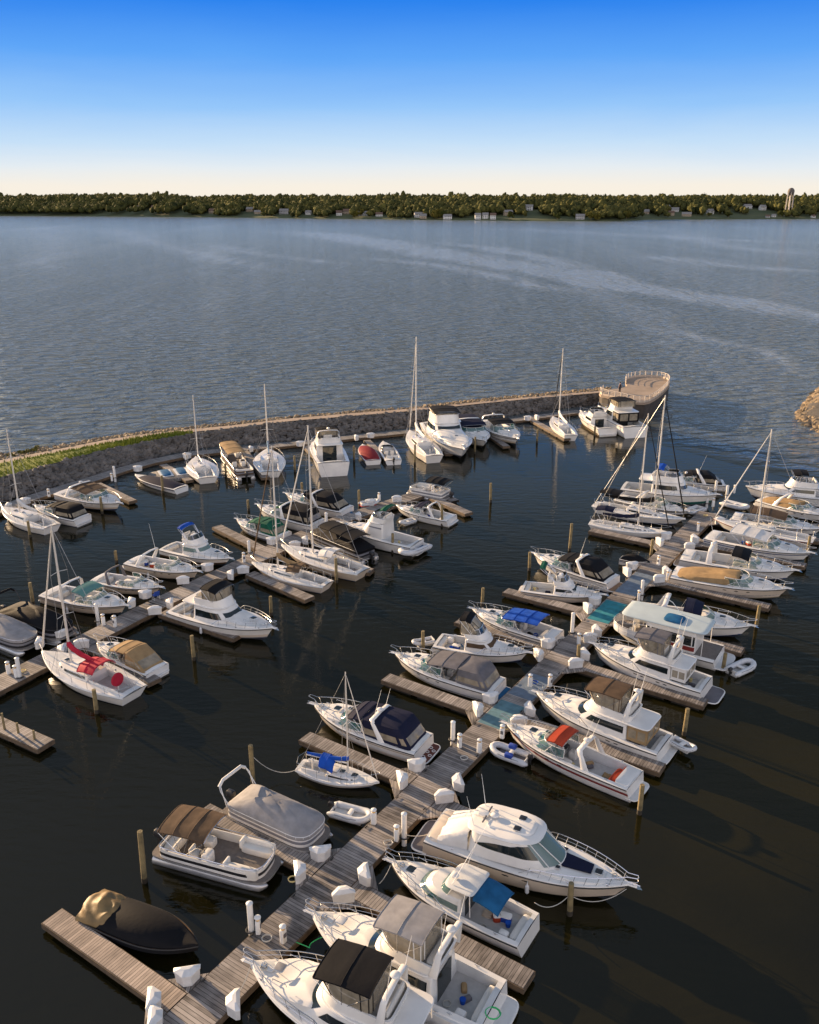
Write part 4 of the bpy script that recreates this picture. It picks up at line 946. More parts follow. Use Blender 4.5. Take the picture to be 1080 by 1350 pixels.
# --- dock along the breakwater
sailboat((2, 668), (69, 694), 'white sailboat at the left edge beside the dark canopy cruiser', 'left-edge sailboat', 566, mast_u=.62, cover='c_white', furl=None, stripe='grey_stripe', beam=.34, roll=0)
motor('express_cruiser', (46, 666), (112, 683), 'white cruiser with dark brown camper canopy beside the left edge sailboat', CC, 'dark-canopy cruiser', 'express', 'c_black', fb=.15, stripe=None, beam=.36, o=dict(camper=True, arch=False, b0=-.1, ant=False, plat=.4, cslope=.12))
motor('express_cruiser', (159, 663), (84, 646), 'white cruiser with brown hard top and swept arch under the rock wall', CC, 'brown-hardtop cruiser', 'express', 'c_brown', fb=.15, stripe=None, low='gel_tan', beam=.36, o=dict(ax=-.28, alean=.1, b0=-.30, plat=.4, dome=True, ant=False))
runabout((178, 626), (239, 643), 'white runabout with navy cockpit cover by the boat lift', 'navy-covered runabout', cover='c_navy', stripe='blue_stripe', out=False, cover_full=False, towers=False)
sailboat((258, 602), (274, 630), 'small white sailboat moored stern out beside the boat lift', 'lift-side sailboat', 521, mast_u=.75, cover=None, furl=None, beam=.42, stripe=None)
pontoon((301, 599), (325, 628), 'tan topped pontoon boat under the rock wall', 'tan-topped pontoon boat', canvas='c_tan', bf=(.45, .98), panel='c_brown')
sailboat((353, 591), (357, 622), 'small white sailboat right of the tan topped pontoon boat', 'small rock-wall sailboat', 506, mast_u=.75, cover='c_steel', furl=None, beam=.40, stripe='green_stripe')
motor('flybridge_yacht', (423, 576), (440, 610), 'boxy white flybridge yacht seen from its square stern', MY, 'square-stern yacht', 'fly', 'c_black', fb=.16, fs=.15, stripe=None, beam=.36, o=dict(over=.08, axo=.1, plat=0, arch=True, b0=-.1, stern_is_hull=True, ports=False, ant=False))
runabout((478, 586), (492, 607), 'small speedboat under a dark red cover', 'red-covered speedboat', cover='c_crim2', out=False, beam=.45)
runabout((505, 582), (519, 607), 'small open white boat with outboard beside the red covered speedboat', 'open outboard boat', beam=.42)
sailboat((540, 567), (573, 601), 'white sailboat with the tallest mast on the breakwater dock', 'tallest-mast sailboat', 444, mast_u=.72, cover='c_white', furl='mast', beam=.30, stripe=None)
motor('express_cruiser', (612, 592), (575, 556), 'white cruiser with black hard top, bow out, beside the tallest mast', CC, 'bow-out hardtop cruiser', 'fly', 'c_black', fb=.14, stripe=None, beam=.34, hullk='gel', o=dict(over=-.02, xa=-.3, xf=.1, b0=-.3, arch=False, hh=.09, plat=.4, ports=False))
motor('express_cruiser', (640, 581), (603, 555), 'white cruiser with navy canvas between two bow out cruisers', CC, 'navy-canvas bow-out cruiser', 'express', 'c_navy', fb=.14, stripe=None, beam=.36, o=dict(camper=True, arch=True, b0=-.1, ant=False, plat=.3))
motor('express_cruiser', (683, 578), (640, 554), 'white cruiser with black top and side stripe next to a low finger pier', CC, 'black-striped bow-out cruiser', 'express', 'c_black', fb=.14, stripe='black', low='gel_tan', beam=.34, o=dict(b0=-.2, ax=-.26, alean=.0, dome=True, ant=False, plat=.3))
sailboat((729, 549), (753, 574), 'white sailboat with slim mast moored alone near the breakwater tip', 'lone breakwater sailboat', 459, mast_u=.66, cover='c_white', furl='c_black', beam=.30, stripe=None, boomlen=.45)
motor('cabin_cruiser', (766, 542), (803, 566), 'low white cruiser with dark hull beside the last yacht', CC, 'dark-hull cruiser', 'fly', None, fb=.13, stripe=None, low='c_brown', beam=.34, hullk='gel', o=dict(over=-.05, xa=-.2, xf=.2, hh=.08, arch=False, plat=.5, ports=False))
motor('flybridge_yacht', (790, 536), (838, 563), 'large white flybridge yacht with black bimini below the viewing platform', MY, 'platform-side yacht', 'fly', 'c_black', fb=.15, fs=.13, stripe=None, beam=.36, o=dict(over=.16, aft_encl='c_black', xa=-.16, xf=.18, arch=False, b0=-.25, plat=0, stern_is_hull=True))
# --- dinghies
dinghy((492, 1079), (436, 1064), 'grey white inflatable dinghy with outboard tied to the walkway by the small blue sailboat', 'inflatable dinghy at the walkway', floor='gel')
dinghy((646, 983), (700, 1002), 'grey inflatable dinghy with two blue bags beside the red topped cruiser', 'blue-bagged dinghy', bags='bag_blue', floor='c_dgrey')
dinghy((918, 990), (884, 972), 'inflatable dinghy carried across the stern of the tan topped yacht', 'stern-carried dinghy', z=.35, motor=False)
dinghy((543, 848), (573, 842), 'inflatable dinghy behind the black bimini flybridge cruiser', 'flybridge cruiser dinghy', z=.3, motor=False)
dinghy((993, 872), (962, 886), 'white inflatable dinghy at the stern of the houseboat', 'houseboat dinghy', motor=True)
dinghy((528, 730), (563, 716), 'inflatable dinghy with blue trim on the platform of the green bimini yacht', 'platform dinghy', z=.4, motor=False, floor='c_steel')
dinghy((500, 660), (474, 664), 'red and white dinghy on the middle dock walkway', 'red and white dinghy', z=.5, floor='c_crimson', motor=False)
dinghy((988, 670), (952, 661), 'pale inflatable dinghy tied beyond the far end of the main dock', 'far-end dinghy', motor=False)
dinghy((905, 676), (926, 668), 'white inflatable dinghy between the trawler and the main dock', 'trawler dinghy', motor=True)
# --- canopied houseboat
def houseboat():
    root, L = place('houseboat', (809, 826), (948, 862), .8, .8, 'white houseboat with long pale turquoise roof and railed round front deck', 'houseboat', 'turquoise-roofed houseboat', None)
    hb = 1.75; h = Hull(L, hb * 2, .95, .8, p=3.2, ts=.96); h.build(root, 'gel', None)
    h.deck(root, xc=None, deckk='carpet')
    c = MB(); z = .95; A = ring(-.32 * L, .15 * L, hb * .82, z, z + .05, 16, 12, n=48); Bt = ring(-.32 * L, .15 * L, hb * .80, z + 1.75, z + 1.75, 16, 12, n=48)
    c.loft([A, Bt], 'gel'); cab = c.build('cabin', root)
    for a0, a1 in ((.13, .19), (.21, .27), (.29, .35)):
        for s in (0, 1):
            q = MB(); b0, b1 = (a0, a1) if not s else (1 - a1, 1 - a0); band(q, A, Bt, .35, .8, b0, b1, 'glass', .012); q.build('window', cab)
    q = MB(); band(q, A, Bt, .1, .3, .12, .37, 'red_stripe', .01); band(q, A, Bt, .1, .3, .63, .88, 'red_stripe', .01); q.build('trim_stripe', cab)
    t = MB(); shell(t, [(-.40 * L, .38 * L, hb * .88, z + 1.82, z + 1.82, 9, 9), (-.41 * L, .39 * L, hb * .90, z + 1.88, z + 1.88, 9, 9), (-.40 * L, .38 * L, hb * .87, z + 1.94, z + 1.94, 9, 9)], 'c_turq', .08); t.build('roof', root)
    bars('roof_post', root, [[(x, s * hb * .8, z), (x, s * hb * .8, z + 1.82)] for x in (-.38 * L, .26 * L, .36 * L) for s in (1, -1)], .03, 'gel')
    R = ring(.16 * L, .49 * L, hb * .92, z + .75, z + .85, 20, 2.4, n=30, xm=.2 * L, arc=(-110, 110)); F = [(x, y, zz - .7) for x, y, zz in R]
    ls = [R, [(x, y, zz - .35) for x, y, zz in R]] + [[R[i], F[i]] for i in range(0, 30, 3)]
    bars('rail', root, ls, .02, 'gel')
    p = MB(); p.grid([[F[i], tuple(Vector(F[i]).lerp(Vector(R[i]), .9))] for i in range(0, 30)], 'tube_grey'); p.build('rail_panel', root)
    m = MB(); m.rbox((-.08 * L, .3, z + 2.0), (1.5, 1.4, .12), 'c_steel'); m.build('roof_cushion', root)
    m = MB(); m.tube([(-.1 * L, -.9, z + 2.0), (-.02 * L, -.5, z + 3.0), (.06 * L, -.1, z + 3.5)], .03, 'pvc', 6); m.build('roof_ladder', root)
    platform(root, h, 1.2); seat(root, (.3 * L, .5, z), (.5, .5, .4)); seat(root, (.3 * L, -.6, z), (.5, .5, .4), 2)
houseboat()
# ================= docks =================
U56 = radians(56.2); DU = Vector((cos(U56), sin(U56), 0)); DF = Vector((DU.y, -DU.x, 0))   # walkway and finger directions
def planks(name, c1, c2, w=.14, axis=0):
    m = bpy.data.materials.new(name); m.use_nodes = True; nt = m.node_tree; N, K = nt.nodes, nt.links; b = N['Principled BSDF']; b.inputs['Roughness'].default_value = .8
    tc = N.new('ShaderNodeTexCoord'); sx = N.new('ShaderNodeSeparateXYZ'); K.new(tc.outputs['Object'], sx.inputs[0])
    def math_(op, a, bb=None):
        n = N.new('ShaderNodeMath'); n.operation = op
        for i, v in enumerate((a, bb)):
            if v is None: continue
            if isinstance(v, (int, float)): n.inputs[i].default_value = v
            else: K.new(v, n.inputs[i])
        return n.outputs[0]
    q = math_('DIVIDE', sx.outputs[axis], w); fl = math_('FLOOR', q); fr = math_('FRACT', q)
    wn = N.new('ShaderNodeTexWhiteNoise'); wn.noise_dimensions = '1D'; K.new(fl, wn.inputs['W'])
    mp = N.new('ShaderNodeMapping'); mp.inputs['Scale'].default_value = (9, 1.1, 1) if axis == 0 else (1.1, 9, 1); K.new(tc.outputs['Object'], mp.inputs[0])
    no = N.new('ShaderNodeTexNoise'); no.inputs['Scale'].default_value = 1.6; no.inputs['Detail'].default_value = 6; K.new(mp.outputs[0], no.inputs['Vector'])
    n2 = N.new('ShaderNodeTexNoise'); n2.inputs['Scale'].default_value = .55; n2.inputs['Detail'].default_value = 3; K.new(tc.outputs['Object'], n2.inputs['Vector'])
    f = math_('ADD', math_('MULTIPLY', wn.outputs['Value'], .55), math_('MULTIPLY', no.outputs[0], .9)); f = math_('SUBTRACT', math_('ADD', f, math_('MULTIPLY', n2.outputs[0], 1.4)), .93)
    mx = N.new('ShaderNodeMix'); mx.data_type = 'RGBA'; mx.inputs[6].default_value = (*c1, 1); mx.inputs[7].default_value = (*c2, 1); K.new(f, mx.inputs[0])
    gap = math_('ADD', math_('LESS_THAN', fr, .07), math_('GREATER_THAN', fr, .95)); mg = N.new('ShaderNodeMix'); mg.data_type = 'RGBA'; mg.inputs[7].default_value = (.012, .01, .008, 1)
    K.new(gap, mg.inputs[0]); K.new(mx.outputs[2], mg.inputs[6]); K.new(mg.outputs[2], b.inputs['Base Color'])
    MATS[name] = m
planks('plank', (.075, .064, .056), (.40, .355, .32), .19)
planks('plank_pale', (.17, .135, .11), (.50, .40, .32), .16)
planks('plank_far', (.13, .12, .11), (.27, .25, .235), .2)
mat('beam', (.11, .075, .045), .8, var=.3, vscale=3); mat('under', (.02, .017, .014), .9)
DT = .52
def slab(name, parent, p, q, w, topk='plank', ext=0, t=.10, loc=None):
    # plank deck from p to q (world ground points); planks lie across its length
    p, q = Vector((*p, 0)), Vector((*q, 0)); d = q - p; L = d.length; rz = atan2(d.y, d.x)
    m = MB(); m.box((L / 2, 0, DT - t + (loc or 0)), (L, w, t), topk)
    o = m.build(name, parent, loc=(p.x, p.y, 0), rz=rz)
    f = MB()
    for sg in (1, -1): f.box((L / 2, sg * (w / 2 + .025), DT - .34 + (loc or 0)), (L, .05, .30), 'beam')
    f.box((L + .03, 0, DT - .34 + (loc or 0)), (.05, w + .1, .30), 'beam')
    f.build('edge_board', o)
    n = max(1, int(L / 2.4)); fl = MB()
    for i in range(n): fl.box(((i + .5) * L / n, 0, -.15 + (loc or 0)), (L / n * .8, w * .92, DT - .15), 'under')
    fl.build('float', o)
    return o
def gusset(parent, c, a, b, r=1.3):
    # triangular corner plate between walkway and finger
    m = MB(); c = Vector((c[0], c[1], 0)); pts = [c, c + a * r, c + b * r]
    R0 = [(x.x, x.y, DT - .09) for x in pts]; R1 = [(x.x, x.y, DT + .004) for x in pts]; m.loft([R0, R1], 'plank'); m.build('corner_plate', parent)
# main dock
A0 = Vector((-9.2, 30.5, 0)) + DF * 1.04; S0 = A0 - DU * 5; 
dock = empty('floating_dock', (S0.x, S0.y, 0), 0, 'long weathered plank walkway running from bottom left to upper right', 'dock', 'docks of the marina')
dock.location = (0, 0, 0)
LEN = 81
slab('walkway', dock, S0, S0 + DU * LEN, 2.1)
for i in range(26):
    for sg in (1, -1):
        q = S0 + DU * (1.5 + i * 3.1) + DF * sg * .95; m = MB(); m.tube([(-.16, 0, .07), (.16, 0, .07)], .02, 'rubber', 5); m.box((-.05, 0, 0), (.04, .05, .07), 'rubber'); m.box((.05, 0, 0), (.04, .05, .07), 'rubber'); m.build('cleat', dock, loc=(q.x, q.y, DT), rz=U56, whole=True)
def on_main(px, py):   # nearest distance along the walkway
    P = Vector((*at(px, py, DT), 0)); return (P - S0).dot(DU)
def finger(parent, tip, root_s=None, side=-1, w=1.1, base=None, k='plank', g=True, S=None, D=None, hw=1.05):
    S = S or S0; D = D or DU; F = Vector((D.y, -D.x, 0)) * side
    T = Vector((*at(*tip, DT), 0)) if not isinstance(tip, Vector) else tip
    s = (T - S).dot(D); ln = (T - S).dot(F) - hw
    R = S + D * s + F * (hw + .06)
    slab('finger', parent, R, T, w, k, t=.095)
    if g:
        for sg in (1, -1): gusset(parent, R + D * sg * (w / 2 + .05) - F * .02, D * sg, F)
    return s
for tip, k in (((69, 1207), 'plank_pale'), ((268, 1066), 'plank'), ((402, 970), 'plank'), ((509, 892), 'plank'), ((604, 817), 'plank'), ((667, 778), 'plank'), ((779, 698), 'plank')): finger(dock, tip, side=-1, k=k)
for tip in ((697, 1291), (700, 1110), (873, 1012), (930, 926), (979, 857), (1015, 799), (1062, 745), (1080, 712)): finger(dock, tip, side=1)
# painted / carpeted patches on the main walkway
mat('paint_teal', (.02, .20, .24), .8, var=.25, vscale=2); mat('paint_blue', (.13, .17, .22), .8, var=.2, vscale=2, bump=.3)
for (a, b), k in (((612, 945), (640, 915)), 'paint_teal2'), (((652, 908), (690, 884)), 'paint_blue'), (((762, 812), (790, 788)), 'paint_teal'), (((803, 778), (830, 752)), 'paint_blue'):
    s0, s1 = on_main(*a), on_main(*b)
    if k == 'paint_teal2': mat('paint_teal2', (.10, .20, .23), .8, var=.25, vscale=2)
    m = MB(); m.box(((s0 + s1) / 2, 0, DT + .003), (s1 - s0, 1.9, .012), k); m.build('deck_mat', dock, loc=(S0.x, S0.y, 0), rz=U56)
# middle dock
B0 = Vector((*at(14, 893, DT), 0)); U2 = radians(56.2); DU2 = Vector((cos(U2), sin(U2), 0))
dock2 = empty('floating_dock', (0, 0, 0), 0, 'plank walkway across the middle of the harbour with sailboats on it', 'dock', 'docks of the marina')
B1 = Vector((*at(205, 797, DT), 0)); B2 = Vector((*at(330, 738, DT), 0)); B3 = Vector((*at(440, 688, DT), 0)); B4 = Vector((*at(570, 645, DT), 0))
Bm = B0 - (B1 - B0).normalized() * 6
slab('walkway', dock2, Bm, B1, 2.1); slab('walkway', dock2, B1 + (B2 - B1).normalized() * .1, B2, 2.1, loc=.004); slab('walkway', dock2, B2, B3, 2.4, loc=-.004); slab('walkway', dock2, B3, B4, 2.1, loc=.008)
def seg_finger(parent, root, tip, w=1.1, k='plank', z=0):
    return slab('finger', parent, at(*root, DT), at(*tip, DT), w, k, t=.09 - z, loc=-.006)
for r, t in (((112, 846), (203, 897)), ((215, 806), (314, 838)), ((330, 755), (408, 788)), ((365, 733), (286, 693)), ((440, 745), (490, 752)), ((570, 655), (618, 676)), ((60, 842), (8, 812)), ((600, 660), (560, 640))): seg_finger(dock2, r, t)
D_ = slab('finger', dock2, at(-10, 950, DT), at(60, 981, DT), 1.25)
# dock under the breakwater
dock3 = empty('floating_dock', (0, 0, 0), 0, 'pale walkway lying along the foot of the rock breakwater', 'dock', 'docks of the marina')
P3 = [(-25, 682), (0, 671), (44, 655), (83, 643), (123, 631), (160, 619), (200, 608), (250, 598), (300, 593), (345, 589), (402, 583), (463, 576), (535, 569), (600, 562), (680, 553), (764, 542)]
pts = [Vector((*at(x, y, DT), 0)) for x, y in P3]
for i in range(len(pts) - 1): slab('walkway', dock3, pts[i], pts[i + 1] + (pts[i + 1] - pts[i]).normalized() * .25, 2.0, 'plank_far', loc=.004 * (i % 2))
for r, t in (((128, 637), (175, 660)), ((215, 612), (250, 633)), ((322, 594), (350, 629)), ((404, 588), (430, 613)), ((484, 580), (506, 602)), ((572, 570), (592, 598)), ((632, 563), (668, 588)), ((702, 553), (748, 578)), ((20, 668), (50, 690))): seg_finger(dock3, r, t, 1.0, 'plank')
# ================= things on the docks =================
BIG = []
def near_label(prefix, x, y, used, cap=16):
    d = sorted(BOATS, key=lambda b: hypot(b[1] - x, b[2] - y))
    for a in range(0, 4):
        for b in range(a + 1, 7):
            for w in ('between the {a} and the {b}', 'beside the {a}, towards the {b}'):
                s = prefix + ' ' + w.format(a=d[a][0], b=d[b][0])
                if s not in used and len(s.split()) <= cap: used.add(s); return s
    return prefix + ' on the walkway'
USED = set()
def make_box():
    root = empty('dock_box', (0, 0, 0)); tag(root, None, 'dock box', 'white dock boxes on the piers')
    b = MB(); P = [(-.56, -.24), (.56, -.24), (.56, -.04), (.20, .34), (-.20, .34), (-.56, -.04)]
    R = [[(x * f, y * f, z) for x, y in P] for z, f in ((0, .93), (.06, .95), (.52, 1.0), (.56, 1.0))]
    b.loft(R, 'box_white'); b.build('box_body', root, sharp=20)
    l = MB(); R = [[(x * f, y * f, z) for x, y in P] for z, f in ((.545, 1.06), (.60, 1.07), (.62, 1.05))] + [[(x * .5, y * .3 - .02, .76) for x, y in P]]
    l.loft(R, 'box_white'); l.build('box_lid', root, sharp=20)
    return root
mat('box_white', (.66, .66, .65), .4, var=.12, vscale=2.5)
def dup(root, loc, rz):
    r = root.copy(); COL.objects.link(r); r.location = loc; r.rotation_euler[2] = rz
    for ch in root.children:
        c = ch.copy(); COL.objects.link(c); c.parent = r
    return r
boxes = [(248, 1293, 1), (203, 1328, 0), (205, 1352, 0), (395, 1156, 0), (423, 1131, 1), (550, 1014, 1), (530, 1034, 0), (647, 925, 1), (630, 940, 0), (723, 853, 1), (710, 868, 0), (785, 796, 1), (775, 806, 0), (834, 750, 1), (827, 758, 0), (879, 710, 1), (870, 718, 0),
 (310, 1332, 2), (453, 1187, 3), (481, 1160, 2), (585, 1056, 3), (604, 1038, 2), (683, 956, 3), (698, 940, 2), (758, 879, 3), (770, 867, 2), (777, 845, 3), (786, 836, 2), (868, 767, 3), (878, 757, 2), (908, 724, 3), (915, 714, 2), (948, 690, 3),
 (53, 852, 0), (79, 840, 1), (109, 853, 3), (83, 862, 2), (174, 799, 0), (192, 788, 1), (205, 809, 3), (225, 800, 2), (242, 769, 3), (274, 752, 1), (305, 762, 2), (321, 755, 3), (359, 717, 1), (389, 722, 3), (403, 716, 2), (473, 684, 2), (523, 661, 3), (489, 666, 1),
 (34, 664, 1), (12, 671, 0), (182, 621, 1), (247, 604, 1), (314, 597, 1), (331, 595, 0), (396, 588, 1), (470, 580, 0), (489, 577, 1), (696, 554, 1), (708, 553, 0)]
proto = make_box(); first = True
for px, py, kind in boxes:
    X, Y = at(px, py, DT + .01); rz = {0: U56 - pi / 2 + .0, 1: U56 - pi - pi / 4 + pi, 2: U56 - pi / 2 + pi, 3: U56 + pi / 4}[kind] 
    rz = radians({0: 281, 1: 191, 2: 101, 3: 11}[kind])
    if first: o = proto; first = False; o.location = (X, Y, DT + .012); o.rotation_euler[2] = rz
    else: o = dup(proto, (X, Y, DT + .012), rz)
    o['label'] = near_label('white dock box', X, Y, USED)
# pilings: waterline pixel and top pixel measured on the photo
mat('pile', (.20, .155, .075), .85, var=.35, vscale=2.5, bump=.5, bscale=12); mat('pile_dark', (.035, .028, .02), .7, var=.3, vscale=2)
mat('pile_top', (.30, .26, .16), .9, var=.2)
piles = [(191, 1163, 1097), (334, 1035, 983), (751, 1206, 1165), (843, 1073, 1035), (902, 969, 934), (751, 726, 690), (698, 752, 728), (997, 827, 798), (953, 885, 861), (858, 735, 711), (558, 860, 832), (636, 799, 775), (44, 797, 768), (154, 742, 726), (128, 940, 909), (155, 740, 727),
 (328, 673, 659), (256, 870, 838), (358, 811, 786), (444, 768, 736), (474, 671, 646), (298, 628, 611), (389, 622, 601), (467, 609, 588), (547, 612, 586), (626, 598, 576), (647, 662, 637), (518, 729, 703), (583, 694, 665), (135, 677, 655), (40, 708, 687), (215, 650, 627), (708, 584, 566), (784, 575, 562), (1064, 733, 707), (437, 672, 655), (399, 655, 636), (762, 875, 850), (8, 970, 940), (26, 975, 953), (47, 983, 963)]
for i, (px, py, ty) in enumerate(piles):
    if i == 15: continue
    X, Y = at(px, py, 0); h = height_at(X, Y, ty); r = .15 if h < 4 else .16
    if i >= 38: r = .08
    root = empty('piling', (X, Y, 0)); tag(root, near_label('wooden piling in the water', X, Y, USED), 'piling', 'wooden pilings standing in the water')
    m = MB(); tx, ty_ = random.uniform(-.02, .02), random.uniform(-.02, .02)
    m.tube([(0, 0, .3), (tx * h * .5, ty_ * h * .5, h * .5), (tx * h, ty_ * h, h)], [r, r * .97, r * .92], 'pile', 10); m.build('post', root, sharp=50)
    m = MB(); m.tube([(0, 0, -1.2), (0, 0, .31)], r * 1.03, 'pile_dark', 10); m.build('wet_foot', root, sharp=50)
# white sleeved guide pilings on the docks
for px, py, ty in [(332, 1231, 1190), (533, 1108, 1072), (597, 979, 951), (754, 837, 808), (846, 787, 765), (932, 666, 648), (130, 822, 796), (27, 896, 867), (329, 731, 713), (431, 704, 676), (152, 632, 615), (903, 640, 622), (958, 655, 640), (943, 650, 634)]:
    X, Y = at(px, py, .3); h = max(1.6, height_at(X, Y, ty)); root = empty('guide_piling', (X, Y, 0)); tag(root, near_label('white sleeved guide piling', X, Y, USED), 'piling', 'white sleeved pilings on the docks')
    m = MB(); m.tube([(0, 0, -1), (0, 0, h - .08)], .15, 'pvc', 12); m.build('sleeve', root, sharp=40)
    m = MB(); m.tube([(0, 0, h - .08), (0, 0, h - .03), (0, 0, h + .06)], [.17, .17, .03], 'pvc', 12); m.build('cap', root, sharp=40)
    m = MB(); m.tube([(.25 * cos(a), .25 * sin(a), DT + .05) for a in [2 * pi * i / 12 for i in range(13)]], .04, 'rubber', 6); m.build('pile_guide', root)
# shore power pedestals
mat('lens', (.62, .40, .14), .3)
def pedestal():
    root = empty('power_pedestal', (0, 0, 0)); tag(root, None, 'power pedestal', 'power pedestals on the docks')
    m = MB(); m.rbox((0, 0, 0), (.24, .30, .78), 'pvc', b=.03); m.rbox((.11, 0, .35), (.06, .2, .25), 'c_dgrey', b=.01); m.build('housing', root)
    m = MB(); m.tube([(0, 0, .78), (0, 0, .93)], .10, 'lens', 10); m.build('lamp_lens', root)
    m = MB(); m.tube([(0, 0, .93), (0, 0, .97), (0, 0, 1.05)], [.17, .17, .03], 'pvc', 10); m.build('lamp_cap', root)
    return root
pp = pedestal(); first = True
for px, py in [(341, 1230), (374, 1242), (523, 1108), (493, 1086), (606, 985), (632, 992), (699, 905), (763, 850), (662, 973), (842, 792), (880, 765), (940, 668), (920, 700), (137, 824), (152, 826), (12, 888), (22, 893), (65, 655), (148, 634), (245, 606), (322, 741), (425, 706), (500, 660), (868, 745), (725, 905), (968, 650)]:
    X, Y = at(px, py, DT)
    if first: o = pp; first = False; o.location = (X, Y, DT + .01)
    else: o = dup(pp, (X, Y, DT + .01), random.uniform(0, 6))
    o['label'] = near_label('white power pedestal', X, Y, USED)
# dock steps, hose coils, chair
st = [(596, 1014, .8), (735, 826, .8), (470, 1092, .8), (640, 1003, .8)]
def hose(px, py, k, lab, z=DT + .02, r=.3):
    X, Y = at(px, py, z); m = MB(); m.tube([(r * (1 + .05 * i / 12) * cos(2 * pi * i / 12), r * sin(2 * pi * i / 12), .02 + .008 * i / 4) for i in range(37)], .022, k, 5)
    o = m.build('hose_coil', loc=(X, Y, z)); tag(o, lab, 'hose')
hose(650, 1337, 'green_hose', 'bright green hose coiled at the stern of the grey topped yacht', z=1.05)
for i, (px, py, k) in enumerate([(352, 1238, 'rope'), (386, 1160, 'yellow'), (512, 1112, 'rope'), (612, 1000, 'rope'), (668, 960, 'yellow'), (705, 900, 'c_blue'), (770, 843, 'rope'), (845, 800, 'yellow'), (930, 680, 'yellow'), (150, 815, 'rope'), (30, 885, 'yellow'), (318, 748, 'c_blue')]):
    X, Y = at(px, py, DT); hose(px, py, k, near_label({'rope': 'pale', 'yellow': 'yellow', 'c_blue': 'blue'}[k] + ' coiled line lying', X, Y, USED), r=.22)
m = MB(); c = at(391, 1243, DT)
m.tube([(1.9 * t + .25 * sin(t * 9), -.35 * sin(t * 5.5) + .3 * t * t, .03 + .0 * t) for t in [i / 16 for i in range(17)]], .025, 'green_hose', 5); tag(m.build('power_cord', loc=(c[0], c[1], DT)), 'green power cord trailing from a pedestal towards the grey topped yacht', 'hose')  # shore power cord lying on the walkway, coloured green
X, Y = at(206, 790, DT); ch = empty('folding_chair', (X, Y, DT), 2.2, 'blue and white folding chair on the middle dock', 'chair')
m = MB(); m.rbox((0, 0, .4), (.5, .5, .05), 'bag_blue'); m.build('seat', ch); m = MB(); m.box((-.24, 0, .42), (.05, .5, .5), 'bag_blue', rx=-.3); m.build('backrest', ch)
for sx in (1, -1):
    for sy in (1, -1): m = MB(); m.tube([(sx * .26, sy * .26, 0), (sx * .2, sy * .26, .42)], .018, 'pvc', 5); m.build('leg', ch)
# drive-on lift with two blue panels
X, Y = at(228, 622, DT); bl = empty('boat_lift', (X, Y, 0), radians(25), 'grey floating boat lift with two blue bunks beside the lift side sailboat', 'boat lift')
m = MB(); m.rbox((0, -1, .1), (6.2, 4.4, .45), 'plank_far', b=.08); m.build('float', bl)
for s in (-1.0, 1.0): m = MB(); m.rbox((s, -.4, .56), (1.1, 2.6, .18), 'c_steel'); m.box((s, -.4, .55), (1.6, 3.0, .04), 'pvc'); m.build('bunk', bl)
# mooring lines
def line(a, b, za, zb, sag, lab, r=.02):
    A, B = Vector((*at(*a, za), za)), Vector((*at(*b, zb), zb)); P = []
    for i in range(13):
        t = i / 12; q = A.lerp(B, t); q.z -= sag * 4 * t * (1 - t); P.append(q - A)
    m = MB(); m.tube(P, r, 'rope', 5); tag(m.build('mooring_line', loc=A), lab, 'mooring line', 'mooring lines')
line((334, 998), (396, 1012), 1.6, .8, .7, 'slack line from a piling to the small blue covered sailboat')
line((751, 1180), (826, 1172), 1.1, 1.3, .6, 'slack line from a piling to the bow of the big hardtop yacht')
line((751, 1180), (705, 1190), 1.1, 1.0, .5, 'slack line from a piling to the blue awning cruiser')
line((533, 1100), (580, 1092), .8, .9, .3, 'short line from a white piling to the big hardtop yacht stern')
line((518, 1134), (500, 1165), 1.2, .55, .2, 'line from the bow of the blue awning cruiser to the walkway')
line((330, 1275), (308, 1318), 1.4, .55, .2, 'line from the bow of the black topped yacht to the walkway')
line((668, 955), (655, 962), 1.3, .55, .2, 'line from the bow of the red topped cruiser to the walkway')
line((361, 828), (330, 838), 1.3, .55, .2, 'line from the bow of the black enclosure yacht to the finger')
# ================= water, breakwater, shore, sky =================
def nodes(name):
    m = bpy.data.materials.new(name); m.use_nodes = True; nt = m.node_tree
    return m, nt.nodes, nt.links, nt.nodes['Principled BSDF']
def mth(N, K, op, a, b=None, c=None, clamp=False):
    n = N.new('ShaderNodeMath'); n.operation = op; n.use_clamp = clamp
    for i, v in enumerate((a, b, c)):
        if v is None: continue
        if isinstance(v, (int, float)): n.inputs[i].default_value = v
        else: K.new(v, n.inputs[i])
    return n.outputs[0]
def nz(N, K, vec, scale, detail=3, rough=.5, dist=0):
    n = N.new('ShaderNodeTexNoise'); n.inputs['Scale'].default_value = scale; n.inputs['Detail'].default_value = detail; n.inputs['Roughness'].default_value = rough; n.inputs['Distortion'].default_value = dist
    K.new(vec, n.inputs['Vector']); return n.outputs[0]
def mapv(N, K, vec, rot, scale):
    n = N.new('ShaderNodeMapping'); n.inputs['Rotation'].default_value = (0, 0, rot); n.inputs['Scale'].default_value = scale; K.new(vec, n.inputs['Vector']); return n.outputs[0]
def mrange(N, K, v, a, b, c=0, d=1):
    n = N.new('ShaderNodeMapRange'); n.inputs[1].default_value = a; n.inputs[2].default_value = b; n.inputs[3].default_value = c; n.inputs[4].default_value = d; K.new(v, n.inputs[0]); return n.outputs[0]
